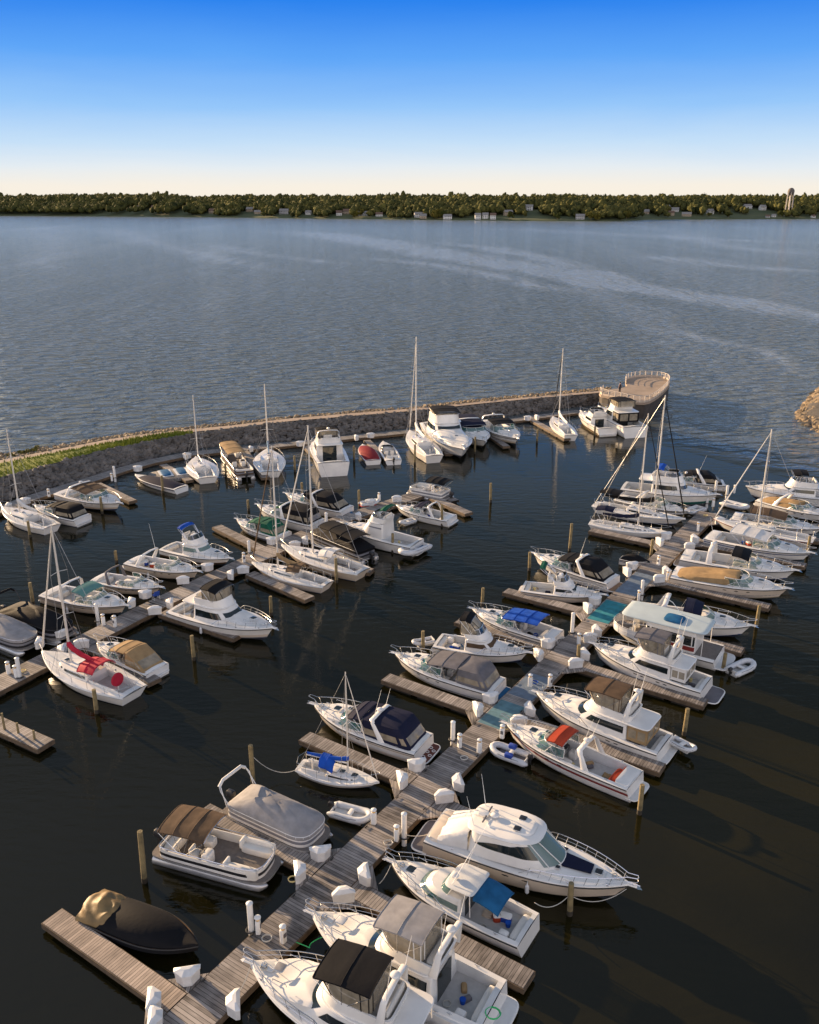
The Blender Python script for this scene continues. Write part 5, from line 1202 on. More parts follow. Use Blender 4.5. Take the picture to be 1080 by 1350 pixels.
def water_mat():
    m, N, K, b = nodes('water')
    tc = N.new('ShaderNodeTexCoord'); V = tc.outputs['Object']; s = N.new('ShaderNodeSeparateXYZ'); K.new(V, s.inputs[0]); X, Y = s.outputs[0], s.outputs[1]
    # lake side of the breakwater line is rough, the basin is calm
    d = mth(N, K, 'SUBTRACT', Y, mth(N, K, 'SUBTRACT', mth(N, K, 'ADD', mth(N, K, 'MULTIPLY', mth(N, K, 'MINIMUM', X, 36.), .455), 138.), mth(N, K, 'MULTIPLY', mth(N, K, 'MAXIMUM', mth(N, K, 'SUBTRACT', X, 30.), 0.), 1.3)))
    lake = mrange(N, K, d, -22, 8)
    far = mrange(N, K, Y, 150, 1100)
    wob = nz(N, K, V, .01, 3)
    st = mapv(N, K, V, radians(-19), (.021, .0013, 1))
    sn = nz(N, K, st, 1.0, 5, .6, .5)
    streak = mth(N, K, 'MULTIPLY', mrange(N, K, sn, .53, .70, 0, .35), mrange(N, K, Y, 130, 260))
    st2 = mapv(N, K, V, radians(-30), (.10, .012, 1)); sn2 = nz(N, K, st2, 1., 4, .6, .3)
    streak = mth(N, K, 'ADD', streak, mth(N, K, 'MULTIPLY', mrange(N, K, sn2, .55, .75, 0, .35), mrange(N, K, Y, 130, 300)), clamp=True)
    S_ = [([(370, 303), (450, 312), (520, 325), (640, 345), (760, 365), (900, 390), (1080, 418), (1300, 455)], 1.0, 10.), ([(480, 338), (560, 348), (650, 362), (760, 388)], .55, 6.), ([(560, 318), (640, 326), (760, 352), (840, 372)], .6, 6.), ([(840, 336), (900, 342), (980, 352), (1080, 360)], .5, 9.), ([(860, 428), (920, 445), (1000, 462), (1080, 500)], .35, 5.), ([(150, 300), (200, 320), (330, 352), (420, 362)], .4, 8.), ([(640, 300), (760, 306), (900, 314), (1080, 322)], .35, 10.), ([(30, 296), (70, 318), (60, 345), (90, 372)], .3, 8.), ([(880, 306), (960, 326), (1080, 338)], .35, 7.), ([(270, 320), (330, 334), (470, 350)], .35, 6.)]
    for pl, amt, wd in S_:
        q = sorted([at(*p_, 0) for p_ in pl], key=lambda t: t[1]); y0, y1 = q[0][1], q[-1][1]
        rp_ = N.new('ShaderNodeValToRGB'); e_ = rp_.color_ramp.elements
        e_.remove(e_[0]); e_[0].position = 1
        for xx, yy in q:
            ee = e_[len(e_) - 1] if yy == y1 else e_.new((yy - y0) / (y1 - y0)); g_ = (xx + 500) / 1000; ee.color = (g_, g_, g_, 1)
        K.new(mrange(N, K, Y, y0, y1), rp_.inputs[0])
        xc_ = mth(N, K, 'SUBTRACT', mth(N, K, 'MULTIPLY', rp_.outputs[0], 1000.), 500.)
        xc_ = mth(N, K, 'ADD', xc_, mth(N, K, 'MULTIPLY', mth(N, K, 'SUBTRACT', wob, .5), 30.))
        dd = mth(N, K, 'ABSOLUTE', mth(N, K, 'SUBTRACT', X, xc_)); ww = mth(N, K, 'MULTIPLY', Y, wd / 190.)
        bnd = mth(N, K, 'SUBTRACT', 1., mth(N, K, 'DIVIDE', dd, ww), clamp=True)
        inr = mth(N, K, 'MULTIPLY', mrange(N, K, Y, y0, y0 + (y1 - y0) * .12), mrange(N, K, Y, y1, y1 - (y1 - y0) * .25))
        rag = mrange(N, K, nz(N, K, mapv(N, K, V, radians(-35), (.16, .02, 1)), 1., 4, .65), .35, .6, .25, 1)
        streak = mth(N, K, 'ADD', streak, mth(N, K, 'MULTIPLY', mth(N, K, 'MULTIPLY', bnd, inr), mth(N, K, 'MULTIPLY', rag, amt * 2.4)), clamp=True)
    w1 = nz(N, K, mapv(N, K, V, radians(-14), (.27, .47, 1)), 1., 3, .45, .5)
    w2 = nz(N, K, mapv(N, K, V, radians(28), (.9, 1.9, 1)), 1., 4, .6, .3)
    w3 = nz(N, K, mapv(N, K, V, radians(8), (.5, 1.5, 1)), 1., 3, .5, .2)
    hL = mth(N, K, 'ADD', mth(N, K, 'MULTIPLY', w1, 1.8), mth(N, K, 'MULTIPLY', w2, .12))
    hH = mth(N, K, 'ADD', mth(N, K, 'MULTIPLY', w3, .035), mth(N, K, 'MULTIPLY', w2, .02))
    amp = mth(N, K, 'MULTIPLY', lake, mth(N, K, 'SUBTRACT', 1., mth(N, K, 'MULTIPLY', streak, .5)))
    h = mth(N, K, 'ADD', mth(N, K, 'MULTIPLY', hL, amp), hH)
    bp = N.new('ShaderNodeBump'); bp.inputs['Strength'].default_value = 1.; bp.inputs['Distance'].default_value = .75; K.new(h, bp.inputs['Height']); K.new(bp.outputs[0], b.inputs['Normal'])
    col = N.new('ShaderNodeMix'); col.data_type = 'RGBA'; col.inputs[6].default_value = (.0075, .007, .0022, 1); col.inputs[7].default_value = (.115, .135, .142, 1); K.new(lake, col.inputs[0])
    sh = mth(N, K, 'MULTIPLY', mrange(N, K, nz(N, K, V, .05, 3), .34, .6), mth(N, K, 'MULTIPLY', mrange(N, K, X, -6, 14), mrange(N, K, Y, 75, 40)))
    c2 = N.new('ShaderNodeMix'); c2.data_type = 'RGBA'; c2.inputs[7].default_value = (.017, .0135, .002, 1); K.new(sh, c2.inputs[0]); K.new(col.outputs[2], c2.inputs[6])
    c4 = N.new('ShaderNodeMix'); c4.data_type = 'RGBA'; c4.inputs[7].default_value = (.20, .24, .25, 1); K.new(mth(N, K, 'MULTIPLY', far, .8), c4.inputs[0]); K.new(c2.outputs[2], c4.inputs[6])  # farther lake lightened in base colour, standing in for wave-averaged sky reflection
    c3 = N.new('ShaderNodeMix'); c3.data_type = 'RGBA'; c3.inputs[7].default_value = (.42, .44, .44, 1); K.new(mth(N, K, 'MULTIPLY', streak, .42), c3.inputs[0]); K.new(c4.outputs[2], c3.inputs[6])  # pale sky reflection of the calm streaks painted into the base colour
    K.new(c3.outputs[2], b.inputs['Base Color'])
    r = mth(N, K, 'ADD', mth(N, K, 'MULTIPLY', lake, .03), mth(N, K, 'ADD', mth(N, K, 'MULTIPLY', far, .10), .03)); K.new(r, b.inputs['Roughness'])
    b.inputs['IOR'].default_value = 1.33
    return m
def sheet(name, pts, m, z=0, kind='structure'):
    me = bpy.data.meshes.new(name); me.from_pydata([(x, y, z) for x, y in pts], [], [tuple(range(len(pts)))]); me.materials.append(m); o = bpy.data.objects.new(name, me); COL.objects.link(o); tag(o, kind=kind); return o
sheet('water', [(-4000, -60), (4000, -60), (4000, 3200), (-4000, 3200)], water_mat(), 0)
# --- breakwater
XS = [-160, -60, 0, 83, 139, 178, 222, 300, 380, 463, 547, 640, 725, 806]
LN = {'in0': ([705, 680, 662, 639, 625, 612, 598, 586, 581, 572, 563, 551, 541, 530], 0), 'crest': ([668, 645, 630, 608, 593, 587, 577, 566, 556, 549, 542, 532, 524, 517], 1.9),
 'pin': ([637, 620, 611, 595, 585, 579, 572.5, 565, 555.5, 548.5, 541.5, 531.5, 523.5, 516.5], 2.0), 'pout': ([630, 615, 607, 591, 580, 574, 568.5, 561.5, 552, 545, 538.5, 529, 521, 514], 2.0),
 'out0': ([612, 604, 598.5, 586, 577, 571, 566, 558, 549, 542.5, 536, 525.5, 517.5, 510], 0)}
W = {k: [Vector((*at(x, y, z), z)) for x, y in zip(XS, ys)] for k, (ys, z) in LN.items()}
def lerpl(L, t):
    t = max(0, min(len(L) - 1.0001, t)); i = int(t); return L[i].lerp(L[i + 1], t - i)
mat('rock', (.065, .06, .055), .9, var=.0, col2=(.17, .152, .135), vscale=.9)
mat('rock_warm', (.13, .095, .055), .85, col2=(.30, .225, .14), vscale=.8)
mat('rubble', (.045, .04, .036), .9, col2=(.10, .09, .08), vscale=2.2, bump=1, bscale=3)
mat('gravel_path', (.30, .23, .17), .9, col2=(.40, .31, .235), vscale=.7)
mat('grass', (.09, .13, .008), .9, col2=(.22, .23, .015), vscale=.35, bump=1, bscale=6)
bwm = MB(); NB = 110
def col_(names, k, mb, zo=None):
    P = []
    for i in range(NB + 1):
        t = (len(XS) - 1) * i / NB; P.append([lerpl(W[n], t) + Vector((0, 0, (zo or {}).get(n, 0))) for n in names])
    mb.grid(P, k)
col_(['in0', 'crest'], 'rubble', bwm, {'in0': -.5}); col_(['pout', 'out0'], 'rubble', bwm, {'out0': -.5}); col_(['crest', 'pin'], 'rubble', bwm, {'crest': 0, 'pin': -.03})
tag(bwm.build('breakwater'), kind='structure')
pm = MB(); col_(['pin', 'pout'], 'gravel_path', pm, {'pin': .02, 'pout': .02}); tag(pm.build('path'), kind='structure')
gm = MB(); P = []
for i in range(60):
    t = 6.35 * i / 59; a = lerpl(W['crest'], t); b_ = lerpl(W['pin'], t); f = noise.noise(Vector((i * .3, 0, 0))) * .15
    P.append([a.lerp(b_, max(.0, -.02 + f * .5)) + Vector((0, 0, .05)), a.lerp(b_, .5) + Vector((0, 0, .22)), b_ + Vector((0, 0, .06))])
gm.grid(P, 'grass')
for i in range(2600):
    t = random.uniform(0, 6.4); v = random.random(); q = lerpl(W['crest'], t).lerp(lerpl(W['pin'], t), v); a = random.uniform(0, 6.28); s = random.uniform(.12, .38) * (1.6 if 4.6 < t < 6.4 else 1)
    q.z += .1; e = Vector((cos(a), sin(a), 0)) * .12; gm.face([q - e, q + e, q + Vector((random.uniform(-.1, .1), random.uniform(-.1, .1), s))], 'grass')
tag(gm.build('grass_strip'), kind='stuff', label='green grass strip growing along the top of the breakwater', cat='grass')
import bmesh
def ico(sub):
    b = bmesh.new(); bmesh.ops.create_icosphere(b, subdivisions=sub, radius=1); b.verts.ensure_lookup_table(); v = [x.co.copy() for x in b.verts]; f = [tuple(q.index for q in p.verts) for p in b.faces]; b.free(); return v, f
IV, IF = ico(1); IV2, IF2 = ico(2)
def rocks(mb, pts, k):
    kk = mb.mi(k)
    for p, s in pts:
        i0 = len(mb.v); a = random.uniform(0, 6.28); ca, sa = cos(a), sin(a); sx, sy, sz = s * random.uniform(.8, 1.3), s * random.uniform(.6, 1.1), s * random.uniform(.5, .85)
        for v in IV:
            q = 1 + random.uniform(-.22, .18); x, y, z = v.x * sx * q, v.y * sy * q, v.z * sz * q; mb.v.append((p.x + x * ca - y * sa, p.y + x * sa + y * ca, p.z + z))
        for f in IF: mb.f.append((f[0] + i0, f[1] + i0, f[2] + i0)); mb.m.append(kk)
rp = MB(); R = []
for i in range(5200):
    t = random.uniform(0, 13); v = random.random(); a, b_ = lerpl(W['in0'], t), lerpl(W['crest'], t); q = a.lerp(b_, v); R.append((q + Vector((0, 0, .0)), min(.6, .14 + .12 * random.paretovariate(2.2))))
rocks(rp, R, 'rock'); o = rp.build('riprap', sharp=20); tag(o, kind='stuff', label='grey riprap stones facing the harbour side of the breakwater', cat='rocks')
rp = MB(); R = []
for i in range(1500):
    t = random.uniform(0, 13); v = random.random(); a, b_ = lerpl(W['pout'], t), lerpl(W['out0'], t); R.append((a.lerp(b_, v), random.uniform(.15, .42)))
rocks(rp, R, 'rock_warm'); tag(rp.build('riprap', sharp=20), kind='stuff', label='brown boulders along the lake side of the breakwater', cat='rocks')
def blob_bush(x, y, z, r, k, name, label, cat, group, n=900, leaf=.12, trunk=True, flat=.7):
    root = empty(name, (x, y, z), 0, label, cat, group); m = MB()
    cl = [(Vector((random.gauss(0, .5), random.gauss(0, .5), abs(random.gauss(.5, .35)))) * r, r * random.uniform(.25, .5)) for _ in range(9)]
    for i in range(n):
        c, cr = random.choice(cl); d = Vector((random.gauss(0, 1), random.gauss(0, 1), random.gauss(0, 1))).normalized() * cr * random.uniform(.6, 1); q = c + d; q.z = max(.05, q.z * flat)
        e = Vector((random.uniform(-1, 1), random.uniform(-1, 1), random.uniform(-1, 1))).normalized() * leaf; f = e.cross(Vector((random.uniform(-1, 1), random.uniform(-1, 1), random.uniform(-1, 1)))).normalized() * leaf
        m.face([q - e, q + f, q + e], k)
    m.build('foliage', root)
    if trunk: m = MB(); m.tube([(0, 0, -.1), (0, 0, r * .5)], [.05, .02], 'pile', 5); m.build('stem', root)
mat('shrub', (.09, .09, .015), .8, col2=(.20, .17, .03), vscale=2)
for px, py, r, lab in ((27, 597, .7, 'yellow green shrub among the outer rocks nearest the left edge'), (45, 593, .8, 'yellow green shrub on the outer rocks beside the path, second from the left edge'), (12, 600, .6, 'tiny low shrub on the outer rocks at the very left')):
    X, Y = at(px, py, 1.6); blob_bush(X, Y, 1.2, r, 'shrub', 'shrub', lab, 'shrub', 'shrubs on the breakwater')
# --- viewing platform at the tip
PZ = 2.7
PO = [(788, 520), (806, 524), (822, 527.5), (840, 531), (854, 531), (866, 524.5), (876, 516), (883, 508), (883.5, 502), (876, 498.5), (864, 496.5), (847, 496), (834, 497.5), (826, 500), (824, 505), (828, 509), (818, 512), (806, 513), (796, 514.5)]
vp = empty('viewing_platform', (*at(845, 512, 0), 0), 0, 'round pale concrete viewing platform with white railing at the breakwater tip', 'platform')
o0 = vp.location
ring_ = [(at(x, y, PZ)[0] - o0.x, at(x, y, PZ)[1] - o0.y) for x, y in PO]
def smooth(pts, n=2):
    for _ in range(n):
        q = []
        for i in range(len(pts)):
            a, b = pts[i], pts[(i + 1) % len(pts)]; q += [(a[0] * .75 + b[0] * .25, a[1] * .75 + b[1] * .25), (a[0] * .25 + b[0] * .75, a[1] * .25 + b[1] * .75)]
        pts = q
    return pts
RS = smooth(ring_, 1)
mat('concrete', (.27, .205, .15), .85, col2=(.36, .28, .21), vscale=.5); mat('sheetpile', (.055, .045, .038), .8, var=.3, vscale=1.5); mat('cap_conc', (.48, .40, .32), .8, var=.1); mat('rail_w', (.60, .52, .43), .5)
m = MB(); m.loft([[(x, y, PZ - .35) for x, y in RS], [(x, y, PZ) for x, y in RS]], 'concrete'); m.build('deck', vp)
m = MB(); cx = sum(x for x, y in RS) / len(RS); cy = sum(y for x, y in RS) / len(RS)
w_ = []
for i, (x, y) in enumerate(RS): f = .985 if i % 2 else .965; w_.append((cx + (x - cx) * f, cy + (y - cy) * f))
m.loft([[(x, y, -1) for x, y in w_], [(x, y, PZ - .345) for x, y in w_]], 'sheetpile'); m.build('sheet_pile_wall', vp, sharp=10)
m = MB(); n = len(RS); seg = [RS[i % n] for i in range(0, n - 6 + 2)]
RR = [(cx + (x - cx) * .975, cy + (y - cy) * .975) for x, y in RS]
run = [RR[i % n] for i in range(-2, n - 9)]
for zz, rr in ((1.05, .05), (.78, .025), (.52, .025), (.26, .025)): m.tube([(x, y, PZ + zz) for x, y in run], rr, 'rail_w', 5)
L_ = 0
for i in range(len(run) - 1):
    a, b = Vector(run[i]), Vector(run[i + 1]); k = max(1, int((b - a).length / 1.1))
    for j in range(k): q = a.lerp(b, j / k); m.box((q.x, q.y, PZ), (.12, .12, 1.1), 'rail_w')
m.build('railing', vp)
m = MB(); P = []
for x, y in run:
    f = 1.004; P.append([(cx + (x - cx) * f, cy + (y - cy) * f, PZ), (cx + (x - cx) * f, cy + (y - cy) * f, PZ + .35)])
m.grid(P, 'cap_conc'); m.build('parapet', vp)
# person by the railing of the platform
mat('skin', (.42, .25, .17), .6); mat('cloth_dark', (.02, .02, .03), .8); mat('cloth_red', (.25, .04, .03), .8)
def person(px, py, z, lab, top, rz=0):
    X, Y = at(px, py, z); root = empty('person', (X, Y, z), rz, lab, 'person')
    def sk(name, pts, edges, rad, k):
        me = bpy.data.meshes.new(name); me.from_pydata(pts, edges, []); o = bpy.data.objects.new(name, me); COL.objects.link(o); o.parent = root
        md = o.modifiers.new('skin', 'SKIN'); 
        for i, r in enumerate(rad): me.skin_vertices[0].data[i].radius = (r, r)
        me.skin_vertices[0].data[0].use_root = True; o.modifiers.new('sub', 'SUBSURF').levels = 1; o.modifiers['sub'].render_levels = 1; me.materials.append(G(k)); return o
    P = [(0, 0, .95), (0, 0, 1.2), (0, 0, 1.42), (0, 0, 1.52), (.02, 0, 1.62), (.03, 0, 1.74), (0, .1, .9), (.03, .11, .5), (0, .12, .08), (.14, .12, .04), (0, -.1, .9), (.03, -.11, .5), (0, -.12, .08), (.14, -.12, .04), (0, .19, 1.38), (-.03, .25, 1.1), (.08, .24, .88), (.12, .23, .80), (0, -.19, 1.38), (-.03, -.25, 1.1), (.08, -.24, .88), (.12, -.23, .80)]
    E = [(0, 1), (1, 2), (2, 3), (3, 4), (4, 5), (0, 6), (6, 7), (7, 8), (8, 9), (0, 10), (10, 11), (11, 12), (12, 13), (2, 14), (14, 15), (15, 16), (16, 17), (2, 18), (18, 19), (19, 20), (20, 21)]
    R = [.15, .14, .15, .06, .09, .09, .09, .065, .045, .04, .09, .065, .045, .04, .06, .045, .035, .03, .06, .045, .035, .03]
    sk('body', P, E, R, 'skin')
    m = MB(); m.ball((.02, 0, 1.70), .112, 'cloth_dark', 10, 6, .9); m.build('hair', root)
    m = MB(); m.loft([[(rx * cos(a), ry * sin(a), zz) for a in [2 * pi * i / 12 for i in range(12)]] for zz, rx, ry in ((.88, .17, .21), (1.1, .16, .19), (1.38, .165, .23), (1.47, .09, .12))], top); m.build('jacket', root)
    m = MB()
    for s in (1, -1): m.loft([[(.02 + r * cos(a), s * .11 + r * sin(a), zz) for a in [2 * pi * i / 10 for i in range(10)]] for zz, r in ((.1, .075), (.5, .09), (.9, .125))], 'cloth_dark')
    m.build('trousers', root)
person(817, 517.5, PZ, 'person in dark clothing standing by the platform railing', 'cloth_dark', 2)
# --- rocky spit at the right edge
sp = MB(); K_ = [(1049, 548), (1056, 538), (1064, 529), (1073, 519), (1086, 508), (1110, 496), (1160, 480), (1230, 520), (1180, 585), (1110, 582), (1086, 573), (1068, 565), (1055, 556)]
kp = [Vector((*at(x, y, 0), 0)) for x, y in K_]; c = Vector((*at(1120, 530, 0), 0)); Rr = []
for f, z in ((1.0, -.4), (.80, 1.2), (.55, 2.2), (.25, 2.6)): Rr.append([(c.x + (p.x - c.x) * f, c.y + (p.y - c.y) * f, z) for p in kp])
sp.loft(Rr, 'rubble', cap0=False); tag(sp.build('rocky_point'), kind='structure')
R = []
for i in range(1500):
    j = random.uniform(0, len(kp)); a = kp[int(j) % len(kp)]; b_ = kp[(int(j) + 1) % len(kp)]; e = a.lerp(b_, j % 1); f = random.random() ** .8; q = c.lerp(e, f)
    z = 2.6 - 2.8 * max(0, (f - .25) / .75) ** 1.3; R.append((Vector((q.x, q.y, z)), random.uniform(.35, .85)))
sr = MB(); rocks(sr, R, 'rock_warm'); tag(sr.build('boulders', sharp=20), kind='stuff', label='sunlit brown boulders heaped on the point at the right edge', cat='rocks')
# --- far shore
SH = [(-500, 282), (0, 284.3), (270, 286.3), (540, 289.5), (700, 291.3), (810, 291.5), (860, 289.5), (1080, 288.5), (1600, 287)]
SW = [at(*p, 0) for p in SH]
def shore(x):
    for (x0, y0), (x1, y1) in zip(SW, SW[1:]):
        if x <= x1: return y0 + (y1 - y0) * (x - x0) / (x1 - x0)
    return SW[-1][1]
def hz_(x, d):
    g = 2.0 * min(1, max(0, d) / 6) + 17 * min(1, max(0, d - 10) / 170) ** 1.1 + 7 * min(1, max(0, d - 180) / 500)
    return g * (1 + .1 * noise.noise(Vector((x * .004, d * .004, 0))))
mat('far_ground', (.045, .065, .02), .9, col2=(.09, .10, .035), vscale=.03)
g = MB(); P = []
for i in range(121):
    x = -1900 + 3800 * i / 120; P.append([(x, shore(x) + d, hz_(x, d) if d > 0 else -.6) for d in (-2, 1, 6, 15, 40, 80, 130, 180, 260, 400, 700, 1100)])
g.grid(P, 'far_ground'); tag(g.build('far_shore'), kind='structure')
def leafmat(name, c1, c2, s=.12):
    m, N, K, b = nodes(name); tc = N.new('ShaderNodeTexCoord'); n = nz(N, K, tc.outputs['Object'], s, 6, .65); b.inputs['Roughness'].default_value = .9; b.inputs['Specular IOR Level'].default_value = .1
    cr = N.new('ShaderNodeValToRGB'); cr.color_ramp.elements[0].position = .36; cr.color_ramp.elements[0].color = (*c1, 1); cr.color_ramp.elements[1].position = .66; cr.color_ramp.elements[1].color = (*c2, 1)
    K.new(n, cr.inputs[0]); K.new(cr.outputs[0], b.inputs['Base Color']); MATS[name] = m
leafmat('far_leaf', (.024, .032, .011), (.115, .108, .03), .055); leafmat('tree_leaf', (.06, .065, .012), (.17, .14, .03), .3); leafmat('tree_leaf_dark', (.03, .045, .012), (.09, .09, .02), .3)
houses = [(150, 278), (181, 276), (205, 277), (250, 276), (281, 281), (330, 279), (340, 282), (375, 282), (407, 283), (447, 284), (457, 282), (478, 284), (500, 285), (552, 286.5), (558, 288), (590, 289), (630, 289), (640, 288.5), (650, 289), (670, 284), (697, 277), (765, 289), (850, 282), (878, 276), (890, 279), (885, 284), (905, 285), (948, 275), (972, 275), (985, 275), (1005, 277), (936, 282), (1012, 287), (1020, 286), (1064, 275), (1072, 287)]
HP = []
_o = 'first second third fourth fifth sixth seventh eighth ninth tenth eleventh twelfth thirteenth fourteenth fifteenth sixteenth seventeenth eighteenth nineteenth'.split()
ORD = _o + ['twentieth'] + ['twenty-' + q for q in _o[:9]] + ['thirtieth'] + ['thirty-' + q for q in _o[:9]]
mat('house_white', (.62, .62, .60), .7); mat('house_grey', (.42, .42, .42), .7); mat('house_tan', (.36, .29, .21), .7); mat('roof_grey', (.22, .21, .20), .8); mat('roof_brown', (.13, .08, .055), .8)
def far_point(px, py):
    lo, hi = .5, 600.
    def f(d):
        Y = 1600.
        for _ in range(20): X = (px - 540) / CF * (Y * CP + (CH - hz_(0, d)) * SP); Y = shore(X) + d
        return X, Y, proj(X, Y, hz_(X, d))[1]
    for _ in range(30):
        mid = (lo + hi) / 2
        if f(mid)[2] > py: lo = mid
        else: hi = mid
    X, Y, _ = f(lo); return X, Y, hz_(X, lo)
for i, (px, py) in enumerate(houses): HP.append(far_point(px, py))
def house(i, X, Y, Z):
    w, d, hh = random.uniform(10, 17), random.uniform(8, 10), random.uniform(3.5, 6.5); wk = random.choice(['house_white', 'house_white', 'house_white', 'house_grey', 'house_tan']); rk = random.choice(['roof_grey', 'roof_grey', 'roof_brown'])
    if 16 <= i <= 18: w, d, hh, wk = 9.5, 9, 6.5, 'house_white'
    if py_ := (i in (32, 33, 35)): w, d, hh = 7, 5, 3
    colr = {'house_white': 'white', 'house_grey': 'grey', 'house_tan': 'tan'}[wk]; rc = 'brown' if rk == 'roof_brown' else 'grey'
    px = houses[i][0]; root = empty('house', (X, Y, Z - .3), random.uniform(-.3, .3))
    near = min((j for j in range(len(houses)) if j != i), key=lambda j: abs(houses[j][0] - px)); 
    rk_ = sorted(range(len(houses)), key=lambda j: houses[j][0]).index(i)
    tag(root, f"{colr} lakeside house with {rc} roof, {ORD[rk_]} from the left on the far shore", 'house', 'houses among the trees on the far shore')
    m = MB(); m.box((0, 0, 0), (w, d, hh), wk); 
    m.loft([[(-w / 2, -d / 2, hh), (-w / 2, d / 2, hh), (-w / 2, 0, hh + d * .38)], [(w / 2, -d / 2, hh), (w / 2, d / 2, hh), (w / 2, 0, hh + d * .38)]], wk); m.build('wall', root, sharp=10)
    r = MB(); t = .25
    for s in (1, -1):
        r.loft([[(-w / 2 - .5, s * (d / 2 + .5), hh - .25), (-w / 2 - .5, 0, hh + d * .38 + .15), (-w / 2 - .5, 0, hh + d * .38 + .15 + t), (-w / 2 - .5, s * (d / 2 + .5), hh - .25 + t)], [(w / 2 + .5, s * (d / 2 + .5), hh - .25), (w / 2 + .5, 0, hh + d * .38 + .15), (w / 2 + .5, 0, hh + d * .38 + .15 + t), (w / 2 + .5, s * (d / 2 + .5), hh - .25 + t)]], rk)
    ro = r.build('roof', root, sharp=10); c = MB(); c.box((w * .25, .8, hh + d * .2), (.9, .9, 2.2), 'rubble'); c.build('chimney', ro)
    for fl in range(1 if hh < 5 else 2):
        for k in range(int(w // 3)):
            q = MB(); q.box((-w / 2 + 1.6 + k * 3, -d / 2 - .03, .9 + fl * 2.9), (1.4, .08, 1.4), 'glass'); q.build('window', root)
for i, (x, y, z) in enumerate(HP): house(i, x, y, z)
fw = MB(); kk = fw.mi('far_leaf')
def crown(mb, kk, x, y, z, r, hgt):
    i0 = len(mb.v); s = random.uniform(0, 100); o = Vector((s, s * .7, s * .3))
    for v in IV2:
        q = .92 + .75 * noise.noise(v * 1.5 + o) + .35 * noise.noise(v * 4.1 + o); mb.v.append((x + v.x * r * q, y + v.y * r * q, z + v.z * hgt * q))
    for f in IF2: mb.f.append((f[0] + i0, f[1] + i0, f[2] + i0)); mb.m.append(kk)
    for _ in range(26):
        v = Vector((random.gauss(0, 1), random.gauss(0, 1), random.gauss(0, .9) + .3)).normalized(); q = 1.05 + .5 * noise.noise(v * 1.6 + o); c = Vector((x + v.x * r * q, y + v.y * r * q, z + v.z * hgt * q))
        e = Vector((random.uniform(-1, 1), random.uniform(-1, 1), random.uniform(-1, 1))).normalized() * random.uniform(.7, 1.5); g = e.cross(v).normalized() * random.uniform(.6, 1.2); i0 = len(mb.v)
        mb.v += [tuple(c - e), tuple(c - g), tuple(c + e), tuple(c + g)]; mb.f.append((i0, i0 + 1, i0 + 2, i0 + 3)); mb.m.append(kk)
d = 9; cnt = 0; Yt = 1690.
while d < 1000:
    step = 9 if d < 230 else 50; sx = 8 if d < 220 else 14
    x = -1150.
    while x < 1150:
        X = x + random.uniform(-4, 4); D = d + random.uniform(-5, 5); x += sx; Y = shore(X) + D
        pxx = proj(X, Y, 10)[0]
        if pxx < -40 or pxx > 1120: continue
        if abs(pxx - 1042.5) < 4 and Yt - 9 < Y < Yt + 6: continue
        if abs(pxx - 1042) > 7 and any(abs(X - h[0]) < 14 and -140 < Y - h[1] < 11 for h in HP): continue
        if abs(pxx - 1042) > 10 and d < 60 and (620 < pxx < 780 or 840 < pxx < 1090) and random.random() < .75: continue
        if d < 22 and random.random() < .35: continue
        nv = noise.noise(Vector((X * .012, Y * .02, 4))); r = random.uniform(3.6, 6.6) * (1 + .4 * nv); hgt = r * random.uniform(.9, 1.35) * (1 if d > 30 else .8)
        crown(fw, kk, X, Y, hz_(X, D) + hgt * .9 + random.uniform(0, 1) ** 5 * 3 + 2.5 + 3 * nv + (3 if pxx < 250 else 0), r, hgt); cnt += 1
    d += step
tag(fw.build('far_wood', sharp=180), kind='stuff', label='dense green and olive wood covering the far shore', cat='wood')
print('far crowns', cnt)
def tree(px, py, r, hgt, k, lab):
    X, Y, Z = far_point(px, py); root = empty('shore_tree', (X, Y, Z), 0, lab, 'tree', 'separate trees standing out along the far shore')
    m = MB(); m.tube([(0, 0, -.5), (.2, 0, hgt * .3), (.1, .2, hgt * .6)], [.5, .35, .15], 'pile', 6)
    for a in range(5): m.tube([(.1, 0, hgt * (.25 + .07 * a)), (r * .5 * cos(a * 2.2), r * .5 * sin(a * 2.2), hgt * (.5 + .05 * a))], [.2, .06], 'pile', 5)
    m.build('trunk', root)
    m = MB(); cl = [(Vector((random.gauss(0, .42) * r, random.gauss(0, .42) * r, hgt * random.uniform(.3, .85))), r * random.uniform(.28, .48)) for _ in range(16)]
    for i in range(1500):
        c, cr = random.choice(cl); d_ = Vector((random.gauss(0, 1), random.gauss(0, 1), random.gauss(0, 1))).normalized() * cr * random.uniform(.75, 1.05); q = c + d_
        e = Vector((random.uniform(-1, 1), random.uniform(-1, 1), random.uniform(-1, 1))).normalized() * .65; f = e.cross(d_).normalized() * .65
        m.face([q - e, q - f, q + e, q + f], k)
    m.build('crown', root)
